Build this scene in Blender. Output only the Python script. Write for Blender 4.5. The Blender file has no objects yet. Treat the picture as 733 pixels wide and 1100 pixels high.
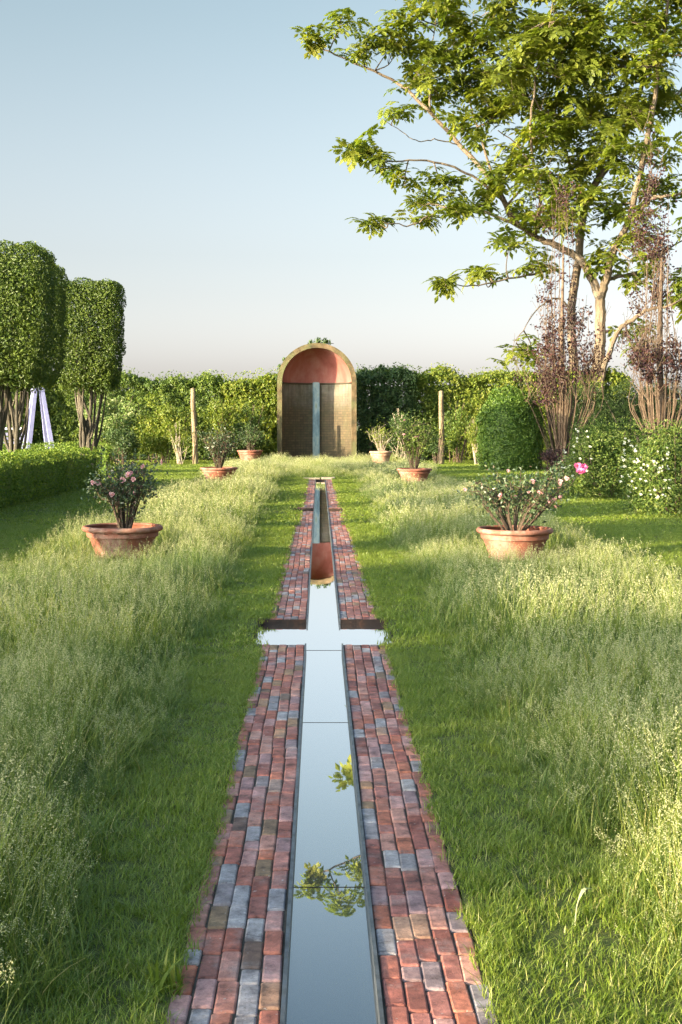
import bpy, math
import numpy as np
R = math.radians

# ------------------------------------------------------------------ camera, light, exposure
sc = bpy.context.scene
F_PX, HOR, VPX, EYE, CAMX = 1370.0, 455.0, 343.0, 1.6, -0.035
cam_d = bpy.data.cameras.new('camera')
cam = bpy.data.objects.new('camera', cam_d)
sc.collection.objects.link(cam)
cam.location = (CAMX, 0, EYE)
cam.rotation_euler = (R(90), 0, 0)
cam_d.sensor_fit = 'VERTICAL'
cam_d.sensor_height = 36.0
cam_d.sensor_width = 24.0
cam_d.lens = F_PX / 1100.0 * 36.0
cam_d.shift_x = (366.5 - VPX) / 1100.0
cam_d.shift_y = (HOR - 550.0) / 1100.0
cam_d.clip_start = 0.05
cam_d.clip_end = 3000
sc.camera = cam

SUN_EL = 12.0
SUN_DIR = np.array([-0.84, -0.54])            # horizontal direction towards the sun
SUN_DIR = SUN_DIR / np.linalg.norm(SUN_DIR)
world = bpy.data.worlds.new('World')
sc.world = world
world.use_nodes = True
wn, wl = world.node_tree.nodes, world.node_tree.links
bg = wn['Background']
sky = wn.new('ShaderNodeTexSky')
sky.sky_type = 'NISHITA'
sky.sun_disc = False
sky.sun_elevation = R(SUN_EL)
sky.sun_rotation = math.atan2(SUN_DIR[0], SUN_DIR[1])
sky.altitude = 0
sky.air_density = 1.0
sky.dust_density = 2.0
sky.ozone_density = 1.0
tcw = wn.new('ShaderNodeTexCoord')
sepw = wn.new('ShaderNodeSeparateXYZ')
wl.new(tcw.outputs['Generated'], sepw.inputs[0])


def w_ramp(src, stops):
    r = wn.new('ShaderNodeValToRGB')
    e = r.color_ramp.elements
    e[0].position, e[0].color = stops[0][0], (*stops[0][1], 1)
    e[1].position, e[1].color = stops[1][0], (*stops[1][1], 1)
    for p, c in stops[2:]:
        e.new(p).color = (*c, 1)
    wl.new(src, r.inputs[0])
    return r.outputs[0]


def w_mul(x, y):
    k = wn.new('ShaderNodeMix'); k.data_type = 'RGBA'; k.blend_type = 'MULTIPLY'; k.inputs[0].default_value = 1.0
    wl.new(x, k.inputs[6]); wl.new(y, k.inputs[7])
    return k.outputs[2]


hsv = wn.new('ShaderNodeHueSaturation')
wl.new(w_ramp(sepw.outputs['Z'], [(0.0, (.22,) * 3), (.12, (.40,) * 3), (.34, (.60,) * 3), (.6, (1.05,) * 3)]), hsv.inputs['Saturation'])
wl.new(sky.outputs[0], hsv.inputs['Color'])
# mauve evening haze low down; sky glow towards the sun added to fill shade
c_ = w_mul(hsv.outputs[0], w_ramp(sepw.outputs['Z'], [(0.0, (1.22, 1.17, 1.24)), (.10, (1.01, 1.0, 1.035)), (.30, (.89, .985, .97)), (.7, (.80, .96, 1.0))]))
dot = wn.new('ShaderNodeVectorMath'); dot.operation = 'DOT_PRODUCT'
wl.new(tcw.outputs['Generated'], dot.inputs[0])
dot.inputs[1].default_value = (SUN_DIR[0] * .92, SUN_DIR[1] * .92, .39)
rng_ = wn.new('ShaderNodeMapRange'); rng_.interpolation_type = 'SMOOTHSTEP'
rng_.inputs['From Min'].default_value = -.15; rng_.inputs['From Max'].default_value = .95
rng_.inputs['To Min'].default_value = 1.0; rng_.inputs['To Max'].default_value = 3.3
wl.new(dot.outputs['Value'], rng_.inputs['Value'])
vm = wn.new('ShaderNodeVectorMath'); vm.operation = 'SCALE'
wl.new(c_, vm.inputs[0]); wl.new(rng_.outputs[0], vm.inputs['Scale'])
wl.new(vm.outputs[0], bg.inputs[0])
bg.inputs[1].default_value = 0.07
sun_d = bpy.data.lights.new('sun', 'SUN')
sun_d.energy = 5.0
sun_d.angle = R(0.6)
sun_d.color = (1.0, 0.83, 0.55)
sun = bpy.data.objects.new('sun', sun_d)
sc.collection.objects.link(sun)
el = R(SUN_EL)
from mathutils import Vector, Matrix, Euler
to_sun = Vector((SUN_DIR[0] * math.cos(el), SUN_DIR[1] * math.cos(el), math.sin(el)))
sun.rotation_euler = to_sun.to_track_quat('Z', 'Y').to_euler()
sun.location = (-20, -20, 20)
sc.view_settings.view_transform = 'Standard'
sc.view_settings.look = 'None'
sc.view_settings.gamma = 1.0
sc.view_settings.exposure = 1.92
sc.cycles.use_denoising = True
sc.cycles.denoiser = 'OPENIMAGEDENOISE'
sc.cycles.denoising_input_passes = 'RGB_ALBEDO_NORMAL'
sc.cycles.denoising_prefilter = 'NONE'
sc.cycles.max_bounces = 4
sc.cycles.diffuse_bounces = 3
sc.cycles.glossy_bounces = 2
sc.cycles.transmission_bounces = 2
sc.cycles.transparent_max_bounces = 4
sc.cycles.caustics_reflective = False
sc.cycles.caustics_refractive = False

# ------------------------------------------------------------------ helpers
rng = np.random.default_rng(7)
COL = sc.collection


def at(x, y, d):
    """world point seen at photo pixel (x, y) at distance d"""
    return np.array([(x - VPX) / F_PX * d + CAMX, d, EYE - (y - HOR) / F_PX * d])


class MB:
    def __init__(s):
        s.v, s.f, s.m, s.t, s.uv, s.n = [], [], [], [], [], 0

    def add(s, verts, faces, mat=0, tint=0.5, uv=None):
        verts = np.asarray(verts, dtype=np.float32).reshape(-1, 3)
        faces = np.asarray(faces, dtype=np.int32)
        s.v.append(verts)
        s.f.append(faces + s.n)
        s.m.append(np.full(len(faces), mat, dtype=np.int32))
        s.t.append(np.broadcast_to(np.asarray(tint, dtype=np.float32), (len(faces),)).copy())
        s.uv.append(uv)
        s.n += len(verts)

    def mesh(s, name, mats, smooth=False):
        me = bpy.data.meshes.new(name)
        V = np.concatenate(s.v)
        loops = np.concatenate([f.ravel() for f in s.f])
        tot = np.concatenate([np.full(len(f), f.shape[1], dtype=np.int32) for f in s.f])
        start = np.concatenate([[0], np.cumsum(tot)[:-1]]).astype(np.int32)
        me.vertices.add(len(V))
        me.vertices.foreach_set('co', V.ravel())
        me.loops.add(len(loops))
        me.loops.foreach_set('vertex_index', loops.astype(np.int32))
        me.polygons.add(len(tot))
        me.polygons.foreach_set('loop_start', start)
        me.polygons.foreach_set('loop_total', tot)
        me.polygons.foreach_set('material_index', np.concatenate(s.m))
        me.polygons.foreach_set('use_smooth', np.full(len(tot), bool(smooth)))
        for m in (mats if isinstance(mats, (list, tuple)) else [mats]):
            me.materials.append(m)
        a = me.attributes.new('tint', 'FLOAT', 'FACE')
        a.data.foreach_set('value', np.concatenate(s.t))
        if any(u is not None for u in s.uv):
            uvs = np.concatenate([np.asarray(u, dtype=np.float32).reshape(-1, 2) if u is not None
                                  else np.zeros((f.size, 2), dtype=np.float32) for u, f in zip(s.uv, s.f)])
            l = me.uv_layers.new(name='UVMap')
            l.data.foreach_set('uv', uvs.ravel())
        me.update()
        me.validate()
        return me

    def build(s, name, mats, parent=None, smooth=False, loc=None):
        o = bpy.data.objects.new(name, s.mesh(name, mats, smooth))
        COL.objects.link(o)
        if parent is not None:
            o.parent = parent
        if loc is not None:
            o.location = loc
        return o


def tag(o, label=None, cat=None, group=None, kind=None):
    if label: o['label'] = label
    if cat: o['category'] = cat
    if group: o['group'] = group
    if kind: o['kind'] = kind
    return o


def thing(name, label, cat, loc=(0, 0, 0), rz=0.0, group=None):
    o = bpy.data.objects.new(name, None)
    o.empty_display_size = 0.2
    COL.objects.link(o)
    o.location = loc
    o.rotation_euler = (0, 0, rz)
    return tag(o, label, cat, group)


def copy_tree(o, parent=None):
    c = o.copy()
    COL.objects.link(c)
    if parent is not None:
        c.parent = parent
    for ch in list(o.children):
        copy_tree(ch, c)
    return c


def unit(a):
    return a / np.maximum(np.linalg.norm(a, axis=-1, keepdims=True), 1e-9)


def box(mb, x0, x1, y0, y1, z0, z1, mat=0, tint=0.5):
    v = [(x0, y0, z0), (x1, y0, z0), (x1, y1, z0), (x0, y1, z0), (x0, y0, z1), (x1, y0, z1), (x1, y1, z1), (x0, y1, z1)]
    f = [(0, 3, 2, 1), (4, 5, 6, 7), (0, 1, 5, 4), (1, 2, 6, 5), (2, 3, 7, 6), (3, 0, 4, 7)]
    mb.add(v, f, mat, tint)


def beam(mb, a, b, wx, wy, wx2=None, wy2=None, up=(0, 1, 0)):
    """tapered rectangular bar from a to b"""
    a, b = np.array(a, float), np.array(b, float)
    d = unit(b - a)
    s = unit(np.cross(d, np.array(up, float)))
    t = np.cross(s, d)
    wx2 = wx if wx2 is None else wx2
    wy2 = wy if wy2 is None else wy2
    v = []
    for p, hx, hy in ((a, wx / 2, wy / 2), (b, wx2 / 2, wy2 / 2)):
        v += [p - s * hx - t * hy, p + s * hx - t * hy, p + s * hx + t * hy, p - s * hx + t * hy]
    f = [(0, 3, 2, 1), (4, 5, 6, 7), (0, 1, 5, 4), (1, 2, 6, 5), (2, 3, 7, 6), (3, 0, 4, 7)]
    mb.add(v, f)


def smooth_path(P, n):
    P = np.array(P, float)
    if len(P) == 2:
        t = np.linspace(0, 1, n)[:, None]
        return P[0] * (1 - t) + P[1] * t
    Q = np.vstack([2 * P[0] - P[1], P, 2 * P[-1] - P[-2]])
    seg = len(P) - 1
    out = []
    for u in np.linspace(0, seg, n):
        i = min(int(u), seg - 1)
        t = u - i
        p0, p1, p2, p3 = Q[i], Q[i + 1], Q[i + 2], Q[i + 3]
        out.append(0.5 * (2 * p1 + (p2 - p0) * t + (2 * p0 - 5 * p1 + 4 * p2 - p3) * t * t + (3 * p1 - p0 - 3 * p2 + p3) * t ** 3))
    return np.array(out)


def tube(mb, path, radii, sides=6, mat=0, tint=0.5, cap=True):
    P = np.asarray(path, float)
    n = len(P)
    r = np.broadcast_to(np.asarray(radii, float), (n,)) if np.ndim(radii) == 0 or len(np.atleast_1d(radii)) == n \
        else np.interp(np.linspace(0, 1, n), np.linspace(0, 1, len(radii)), radii)
    T = unit(np.gradient(P, axis=0))
    ref = np.array([0.31, 0.82, 0.12]) if abs(T[:, 2]).mean() > 0.6 else np.array([0.05, 0.1, 1.0])
    S = unit(np.cross(T, ref))
    B = np.cross(T, S)
    a = np.linspace(0, 2 * np.pi, sides, endpoint=False)
    V = P[:, None, :] + r[:, None, None] * (np.cos(a)[None, :, None] * S[:, None, :] + np.sin(a)[None, :, None] * B[:, None, :])
    i = np.arange(n - 1)[:, None] * sides
    j = np.arange(sides)[None, :]
    k = (j + 1) % sides
    f = np.stack([i + j, i + k, i + sides + k, i + sides + j], -1).reshape(-1, 4)
    mb.add(V.reshape(-1, 3), f, mat, tint)
    if cap:
        c = np.concatenate([V[-1], V[-1].mean(0)[None] + T[-1] * r[-1] * .5])
        mb.add(c, [(q, (q + 1) % sides, sides) for q in range(sides)], mat, tint)


def lathe(mb, prof, seg=48, mat=0, jitter=0.0):
    prof = np.array(prof, float)
    a = np.linspace(0, 2 * np.pi, seg, endpoint=False)
    V = np.stack([prof[:, 0:1] * np.cos(a), prof[:, 0:1] * np.sin(a), np.repeat(prof[:, 1:2], seg, 1)], -1)
    n = len(prof)
    i = np.arange(n - 1)[:, None] * seg
    j = np.arange(seg)[None, :]
    k = (j + 1) % seg
    mb.add(V.reshape(-1, 3), np.stack([i + j, i + k, i + seg + k, i + seg + j], -1).reshape(-1, 4), mat)


def leaves(mb, P, N, size, width=0.5, spread=0.7, droop=0.3, mat=0, tint=None, fold=0.12):
    """one folded diamond leaf per point"""
    n = len(P)
    if n == 0: return
    size = np.broadcast_to(size, (n,)) * rng.uniform(0.7, 1.25, n)
    Nn = unit(N + spread * rng.normal(size=(n, 3)))
    t = rng.normal(size=(n, 3)) + np.array([0, 0, -droop])
    t = unit(t - Nn * (t * Nn).sum(1, keepdims=True))
    w = np.cross(Nn, t)
    L = size[:, None]
    W = L * width * .5
    a = P - t * L * .5
    b = P + w * W + Nn * L * fold - t * L * .05
    c = P + t * L * .5 - Nn * L * fold * .6
    d = P - w * W + Nn * L * fold - t * L * .05
    V = np.stack([a, b, c, d], 1).reshape(-1, 3)
    i = np.arange(n)[:, None] * 4
    f = np.concatenate([i + np.array([[0, 1, 2]]), i + np.array([[0, 2, 3]])])
    if tint is None:
        tint = rng.random(n)
    mb.add(V, f, mat, np.concatenate([tint, tint]))


def sphere_dirs(n):
    return unit(rng.normal(size=(n, 3)))


def noise3(P, scale, seed=0):
    """cheap smooth pseudo noise in -1..1"""
    r = np.random.default_rng(1000 + seed)
    out = np.zeros(len(P))
    for _ in range(6):
        k = r.normal(size=3) * scale
        out += np.sin(P @ k + r.uniform(0, 6.28))
    return out / 2.6


# ------------------------------------------------------------------ materials
def new_mat(name):
    m = bpy.data.materials.new(name)
    m.use_nodes = True
    nt = m.node_tree
    nt.nodes.clear()
    out = nt.nodes.new('ShaderNodeOutputMaterial')
    return m, nt.nodes, nt.links, out


def ramp(N, stops):
    r = N.new('ShaderNodeValToRGB')
    e = r.color_ramp.elements
    while len(e) > 1: e.remove(e[-1])
    e[0].position, e[0].color = stops[0][0], (*stops[0][1], 1)
    for p, c in stops[1:]:
        q = e.new(p)
        q.color = (*c, 1)
    return r


def noise(N, L, scale, detail=4, rough=.6, coord=None):
    t = N.new('ShaderNodeTexNoise')
    t.inputs['Scale'].default_value = scale
    t.inputs['Detail'].default_value = detail
    t.inputs['Roughness'].default_value = rough
    if coord is not None: L.new(coord, t.inputs['Vector'])
    return t


def mixc(N, L, fac, a, b, mode='MIX'):
    m = N.new('ShaderNodeMix')
    m.data_type = 'RGBA'
    m.blend_type = mode
    for s, v in ((m.inputs[0], fac), (m.inputs[6], a), (m.inputs[7], b)):
        if hasattr(v, 'links'): L.new(v, s)
        elif isinstance(v, (int, float)): s.default_value = v
        else: s.default_value = (*v, 1)
    return m.outputs[2]


def leaf_mat(name, stops, trans=.35, rough=.5, spec=.3, patch=None, pscale=.6, tcol=1.3):
    m, N, L, out = new_mat(name)
    at_ = N.new('ShaderNodeAttribute'); at_.attribute_name = 'tint'
    r = ramp(N, stops)
    L.new(at_.outputs['Fac'], r.inputs[0])
    col = r.outputs[0]
    if patch:
        g = N.new('ShaderNodeNewGeometry')
        nz = noise(N, L, pscale, 3, .6, g.outputs['Position'])
        rr = ramp(N, [(.38, (0, 0, 0)), (.62, (1, 1, 1))])
        L.new(nz.outputs['Fac'], rr.inputs[0])
        col = mixc(N, L, rr.outputs[0], col, mixc(N, L, .75, col, patch))
    p = N.new('ShaderNodeBsdfPrincipled')
    p.inputs['Roughness'].default_value = rough
    p.inputs['Specular IOR Level'].default_value = spec
    L.new(col, p.inputs['Base Color'])
    tr = N.new('ShaderNodeBsdfTranslucent')
    L.new(mixc(N, L, 1.0, col, (tcol * 1.05, tcol * 1.1, tcol * .55), 'MULTIPLY'), tr.inputs['Color'])
    ms = N.new('ShaderNodeMixShader')
    ms.inputs[0].default_value = trans
    L.new(p.outputs[0], ms.inputs[1]); L.new(tr.outputs[0], ms.inputs[2])
    L.new(ms.outputs[0], out.inputs[0])
    return m


def surf_mat(name, stops, scale=6, rough=.8, bump=.3, bscale=None, stretch=None, spec=.3, second=None, obj=True):
    m, N, L, out = new_mat(name)
    tc = N.new('ShaderNodeTexCoord')
    co = tc.outputs['Object']
    if stretch:
        mp = N.new('ShaderNodeMapping'); mp.inputs['Scale'].default_value = stretch
        L.new(co, mp.inputs[0]); co = mp.outputs[0]
    nz = noise(N, L, scale, 6, .65, co)
    r = ramp(N, stops)
    L.new(nz.outputs['Fac'], r.inputs[0])
    col = r.outputs[0]
    if second:
        n2 = noise(N, L, second[0], 5, .6, co)
        r2 = ramp(N, [(second[1], (0, 0, 0)), (second[2], (1, 1, 1))])
        L.new(n2.outputs['Fac'], r2.inputs[0])
        col = mixc(N, L, r2.outputs[0], col, second[3])
    p = N.new('ShaderNodeBsdfPrincipled')
    p.inputs['Roughness'].default_value = rough
    p.inputs['Specular IOR Level'].default_value = spec
    L.new(col, p.inputs['Base Color'])
    if bump:
        n3 = noise(N, L, bscale or scale * 4, 6, .7, co)
        b = N.new('ShaderNodeBump'); b.inputs['Strength'].default_value = bump; b.inputs['Distance'].default_value = .02
        L.new(n3.outputs['Fac'], b.inputs['Height']); L.new(b.outputs[0], p.inputs['Normal'])
    L.new(p.outputs[0], out.inputs[0])
    return m


M = {}
M['soil'] = surf_mat('soil', [(.3, (.03, .022, .014)), (.7, (.08, .055, .035))], 12)
M['ground'] = surf_mat('ground', [(.3, (.06, .06, .02)), (.5, (.085, .10, .024)), (.7, (.11, .11, .035))], 3.0, .95, .6, 40)
M['joint'] = surf_mat('joint', [(.3, (.04, .032, .024)), (.7, (.11, .088, .064))], 30)
M['rusty'] = surf_mat('rusty', [(.3, (.016, .011, .009)), (.55, (.035, .02, .014)), (.75, (.09, .038, .02))], 7, .6, .3)
M['floor'] = surf_mat('floor', [(.3, (.008, .009, .008)), (.7, (.02, .022, .018))], 5, .7, .1)
M['bark_pale'] = surf_mat('bark_pale', [(.3, (.07, .052, .032)), (.5, (.13, .097, .06)), (.7, (.21, .165, .115))], 3, .85, .6, 18, (1, 1, .35))
M['bark_grey'] = surf_mat('bark_grey', [(.3, (.035, .03, .02)), (.55, (.075, .063, .043)), (.75, (.15, .125, .08))], 6, .85, .6, 25, (1, 1, .3))
M['bark_dark'] = surf_mat('bark_dark', [(.3, (.05, .035, .025)), (.7, (.13, .09, .06))], 12, .85, .4)
M['twig_tan'] = surf_mat('twig_tan', [(.3, (.06, .038, .024)), (.5, (.115, .076, .048)), (.7, (.19, .14, .095))], 5, .8, .3)
M['twig_pale'] = surf_mat('twig_pale', [(.3, (.26, .21, .15)), (.7, (.45, .37, .27))], 5, .8, .3)
M['post_wood'] = surf_mat('post_wood', [(.3, (.09, .065, .035)), (.5, (.19, .14, .08)), (.72, (.30, .24, .15))], 5, .85, .5, 20, (1, 1, .25),
                          second=(2.5, .52, .66, (.16, .17, .06)))
M['paint'] = surf_mat('paint', [(.3, (.25, .25, .42)), (.7, (.35, .35, .54))], 3, .5, .05)
M['paint_blue'] = surf_mat('paint_blue', [(.3, (.16, .17, .36)), (.7, (.25, .26, .48))], 3, .5, .05)
M['bench_wood'] = surf_mat('bench_wood', [(.3, (.10, .10, .17)), (.7, (.22, .21, .30))], 6, .6, .1)
M['bench_pale'] = surf_mat('bench_pale', [(.3, (.45, .44, .48)), (.7, (.6, .59, .62))], 6, .6, .1)

# leaves
M['grass_mown'] = leaf_mat('grass_mown', [(0, (.07, .12, .012)), (.5, (.165, .235, .026)), (.8, (.25, .30, .04)), (1, (.42, .37, .16))], .35, .4, .4,
                           patch=(.19, .24, .04), pscale=.9)
M['grass_meadow'] = leaf_mat('grass_meadow', [(0, (.06, .105, .016)), (.45, (.135, .195, .03)), (.8, (.25, .29, .05)), (.92, (.32, .31, .08)), (1, (.46, .36, .14))], .35, .45, .3,
                             patch=(.12, .18, .06), pscale=.5)
M['seed_head'] = leaf_mat('seed_head', [(0, (.30, .33, .155)), (.5, (.42, .425, .225)), (1, (.56, .51, .30))], .3, .7, .1, tcol=1.0)
M['leaf_box'] = leaf_mat('leaf_box', [(0, (.07, .125, .015)), (.5, (.14, .21, .027)), (1, (.23, .28, .038))], .25)
M['leaf_hornbeam'] = leaf_mat('leaf_hornbeam', [(0, (.028, .055, .009)), (.5, (.055, .095, .016)), (1, (.12, .15, .022))], .25, patch=(.10, .14, .02), pscale=1.6)
M['leaf_yew'] = leaf_mat('leaf_yew', [(0, (.016, .034, .008)), (.6, (.034, .06, .012)), (1, (.06, .085, .018))], .15)
M['leaf_ball'] = leaf_mat('leaf_ball', [(0, (.035, .075, .009)), (.6, (.075, .135, .016)), (1, (.13, .19, .024))], .2)
M['leaf_hedge'] = leaf_mat('leaf_hedge', [(0, (.06, .10, .015)), (.5, (.115, .165, .025)), (1, (.20, .235, .035))], .35, patch=(.075, .12, .03), pscale=.45)
M['leaf_dark'] = leaf_mat('leaf_dark', [(0, (.03, .06, .015)), (.5, (.06, .10, .028)), (1, (.11, .15, .05))], .25)
M['leaf_yellow'] = leaf_mat('leaf_yellow', [(0, (.085, .13, .018)), (.5, (.15, .195, .026)), (1, (.24, .25, .04))], .4)
M['leaf_pale'] = leaf_mat('leaf_pale', [(0, (.08, .13, .03)), (.5, (.16, .22, .06)), (1, (.34, .36, .17))], .35)
M['leaf_tree'] = leaf_mat('leaf_tree', [(0, (.08, .12, .015)), (.45, (.15, .19, .022)), (.8, (.22, .235, .028)), (1, (.27, .255, .04))], .5, patch=(.15, .175, .025), pscale=.3)
M['leaf_purple'] = leaf_mat('leaf_purple', [(0, (.028, .015, .018)), (.5, (.05, .024, .026)), (1, (.11, .05, .04))], .35, tcol=1.2)
M['leaf_rose'] = leaf_mat('leaf_rose', [(0, (.035, .06, .025)), (.5, (.065, .10, .04)), (.85, (.11, .145, .06)), (1, (.15, .06, .05))], .2, .4, .5)
M['leaf_shrub'] = leaf_mat('leaf_shrub', [(0, (.05, .09, .02)), (.5, (.10, .15, .024)), (.85, (.17, .205, .04)), (1, (.22, .25, .10))], .3, .55, .22)
M['petal_pink'] = leaf_mat('petal_pink', [(0, (.50, .22, .28)), (.5, (.62, .36, .38)), (1, (.70, .50, .48))], .3, .6, .2, tcol=1.0)
M['petal_magenta'] = leaf_mat('petal_magenta', [(0, (.55, .06, .24)), (.6, (.72, .16, .38)), (1, (.8, .35, .5))], .3, .6, .2, tcol=1.0)
M['petal_white'] = leaf_mat('petal_white', [(0, (.48, .48, .36)), (1, (.68, .68, .60))], .25, .6, .2, tcol=1.0)


def brick_mat():
    m, N, L, out = new_mat('paving_brick')
    a = N.new('ShaderNodeAttribute'); a.attribute_name = 'tint'
    r = ramp(N, [(0, (.24, .07, .05)), (.08, (.42, .15, .095)), (.18, (.28, .095, .075)), (.27, (.47, .23, .175)), (.36, (.20, .065, .05)), (.45, (.42, .18, .145)), (.53, (.29, .105, .085)),
                 (.61, (.38, .125, .07)), (.68, (.46, .245, .215)), (.735, (.30, .17, .165)), (.78, (.21, .18, .185)), (.84, (.36, .325, .32)), (.89, (.25, .225, .235)), (.92, (.43, .22, .12)), (.96, (.24, .15, .085)), (1, (.12, .07, .06))])
    r.color_ramp.interpolation = 'LINEAR'
    L.new(a.outputs['Fac'], r.inputs[0])
    tc = N.new('ShaderNodeTexCoord')
    co = tc.outputs['Object']
    n1 = noise(N, L, 14, 6, .7, co)
    r1 = ramp(N, [(.34, (.30, .28, .28)), (.44, (.75, .73, .73)), (.54, (1, 1, 1)), (.66, (1.55, 1.5, 1.45))])
    L.new(n1.outputs['Fac'], r1.inputs[0])
    c = mixc(N, L, 1.0, r.outputs[0], r1.outputs[0], 'MULTIPLY')
    n2 = noise(N, L, 5, 5, .7, co)
    r2 = ramp(N, [(.52, (0, 0, 0)), (.70, (1, 1, 1))])
    L.new(n2.outputs['Fac'], r2.inputs[0])
    c = mixc(N, L, mixc(N, L, .45, (0, 0, 0), r2.outputs[0]), c, (.36, .31, .29))
    n3 = noise(N, L, 90, 3, .7, co)
    r3 = ramp(N, [(.58, (0, 0, 0)), (.66, (1, 1, 1))])
    L.new(n3.outputs['Fac'], r3.inputs[0])
    c = mixc(N, L, mixc(N, L, .5, (0, 0, 0), r3.outputs[0]), c, (.1, .06, .05))
    n5 = noise(N, L, 45, 2, .5, co)
    r5 = ramp(N, [(.70, (0, 0, 0)), (.75, (1, 1, 1))])
    L.new(n5.outputs['Fac'], r5.inputs[0])
    c = mixc(N, L, mixc(N, L, .7, (0, 0, 0), r5.outputs[0]), c, (.5, .45, .42))
    n6 = noise(N, L, 3.0, 6, .75, co)
    r6 = ramp(N, [(.60, (0, 0, 0)), (.72, (1, 1, 1))])
    L.new(n6.outputs['Fac'], r6.inputs[0])
    c = mixc(N, L, mixc(N, L, .55, (0, 0, 0), r6.outputs[0]), c, (.085, .075, .045))
    p = N.new('ShaderNodeBsdfPrincipled')
    L.new(c, p.inputs['Base Color'])
    p.inputs['Roughness'].default_value = .62
    p.inputs['Specular IOR Level'].default_value = .35
    b = N.new('ShaderNodeBump'); b.inputs['Strength'].default_value = .55; b.inputs['Distance'].default_value = .006
    n4 = noise(N, L, 60, 8, .75, co)
    L.new(n4.outputs['Fac'], b.inputs['Height']); L.new(b.outputs[0], p.inputs['Normal'])
    L.new(p.outputs[0], out.inputs[0])
    return m


M['brick'] = brick_mat()


def water_mat():
    m, N, L, out = new_mat('still_water')
    d = N.new('ShaderNodeBsdfPrincipled')
    d.inputs['Base Color'].default_value = (.012, .016, .015, 1)
    d.inputs['Roughness'].default_value = .3
    gl = N.new('ShaderNodeBsdfGlossy')
    gl.inputs['Roughness'].default_value = .01
    gl.inputs['Color'].default_value = (.97, .98, 1, 1)
    g = N.new('ShaderNodeNewGeometry')
    nz = noise(N, L, 2.2, 2, .5, g.outputs['Position'])
    b = N.new('ShaderNodeBump'); b.inputs['Strength'].default_value = .02; b.inputs['Distance'].default_value = .01
    L.new(nz.outputs['Fac'], b.inputs['Height']); L.new(b.outputs[0], gl.inputs['Normal'])
    lw = N.new('ShaderNodeLayerWeight'); lw.inputs['Blend'].default_value = .5
    mr = N.new('ShaderNodeMapRange'); mr.interpolation_type = 'SMOOTHSTEP'
    mr.inputs['From Min'].default_value = .43; mr.inputs['From Max'].default_value = .88
    mr.inputs['To Min'].default_value = .19; mr.inputs['To Max'].default_value = 1.0
    L.new(lw.outputs['Facing'], mr.inputs['Value'])
    ms = N.new('ShaderNodeMixShader')
    L.new(mr.outputs[0], ms.inputs[0]); L.new(d.outputs[0], ms.inputs[1]); L.new(gl.outputs[0], ms.inputs[2])
    L.new(ms.outputs[0], out.inputs[0])
    return m


M['water'] = water_mat()


def steel_mat():
    m, N, L, out = new_mat('galvanised_steel')
    tc = N.new('ShaderNodeTexCoord')
    nz = noise(N, L, 9, 6, .7, tc.outputs['Object'])
    r = ramp(N, [(.3, (.08, .08, .08)), (.6, (.22, .23, .24)), (.75, (.14, .10, .07))])
    L.new(nz.outputs['Fac'], r.inputs[0])
    p = N.new('ShaderNodeBsdfPrincipled')
    L.new(r.outputs[0], p.inputs['Base Color'])
    p.inputs['Metallic'].default_value = .75
    p.inputs['Roughness'].default_value = .45
    L.new(p.outputs[0], out.inputs[0])
    return m


M['steel'] = steel_mat()


def terracotta(name, base, dark, bloom, lo, hi):
    m, N, L, out = new_mat(name)
    tc = N.new('ShaderNodeTexCoord')
    co = tc.outputs['Object']
    n1 = noise(N, L, 5, 5, .65, co)
    r1 = ramp(N, [(.3, dark), (.6, base)])
    L.new(n1.outputs['Fac'], r1.inputs[0])
    n2 = noise(N, L, 3.2, 7, .72, co)
    r2 = ramp(N, [(lo, (0, 0, 0)), (hi, (1, 1, 1))])
    L.new(n2.outputs['Fac'], r2.inputs[0])
    c = mixc(N, L, r2.outputs[0], r1.outputs[0], bloom)
    n4 = noise(N, L, 7, 6, .7, co)
    r4 = ramp(N, [(.6, (0, 0, 0)), (.72, (1, 1, 1))])
    L.new(n4.outputs['Fac'], r4.inputs[0])
    c = mixc(N, L, mixc(N, L, .6, (0, 0, 0), r4.outputs[0]), c, (.10, .085, .045))
    p = N.new('ShaderNodeBsdfPrincipled')
    L.new(c, p.inputs['Base Color'])
    p.inputs['Roughness'].default_value = .8
    b = N.new('ShaderNodeBump'); b.inputs['Strength'].default_value = .3; b.inputs['Distance'].default_value = .01
    n3 = noise(N, L, 40, 6, .7, co)
    L.new(n3.outputs['Fac'], b.inputs['Height']); L.new(b.outputs[0], p.inputs['Normal'])
    L.new(p.outputs[0], out.inputs[0])
    return m


M['terra'] = terracotta('terracotta', (.29, .10, .058), (.16, .055, .034), (.35, .22, .16), .47, .66)
M['terra_pale'] = terracotta('terracotta_pale', (.40, .20, .115), (.30, .135, .08), (.46, .31, .21), .42, .62)


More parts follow.
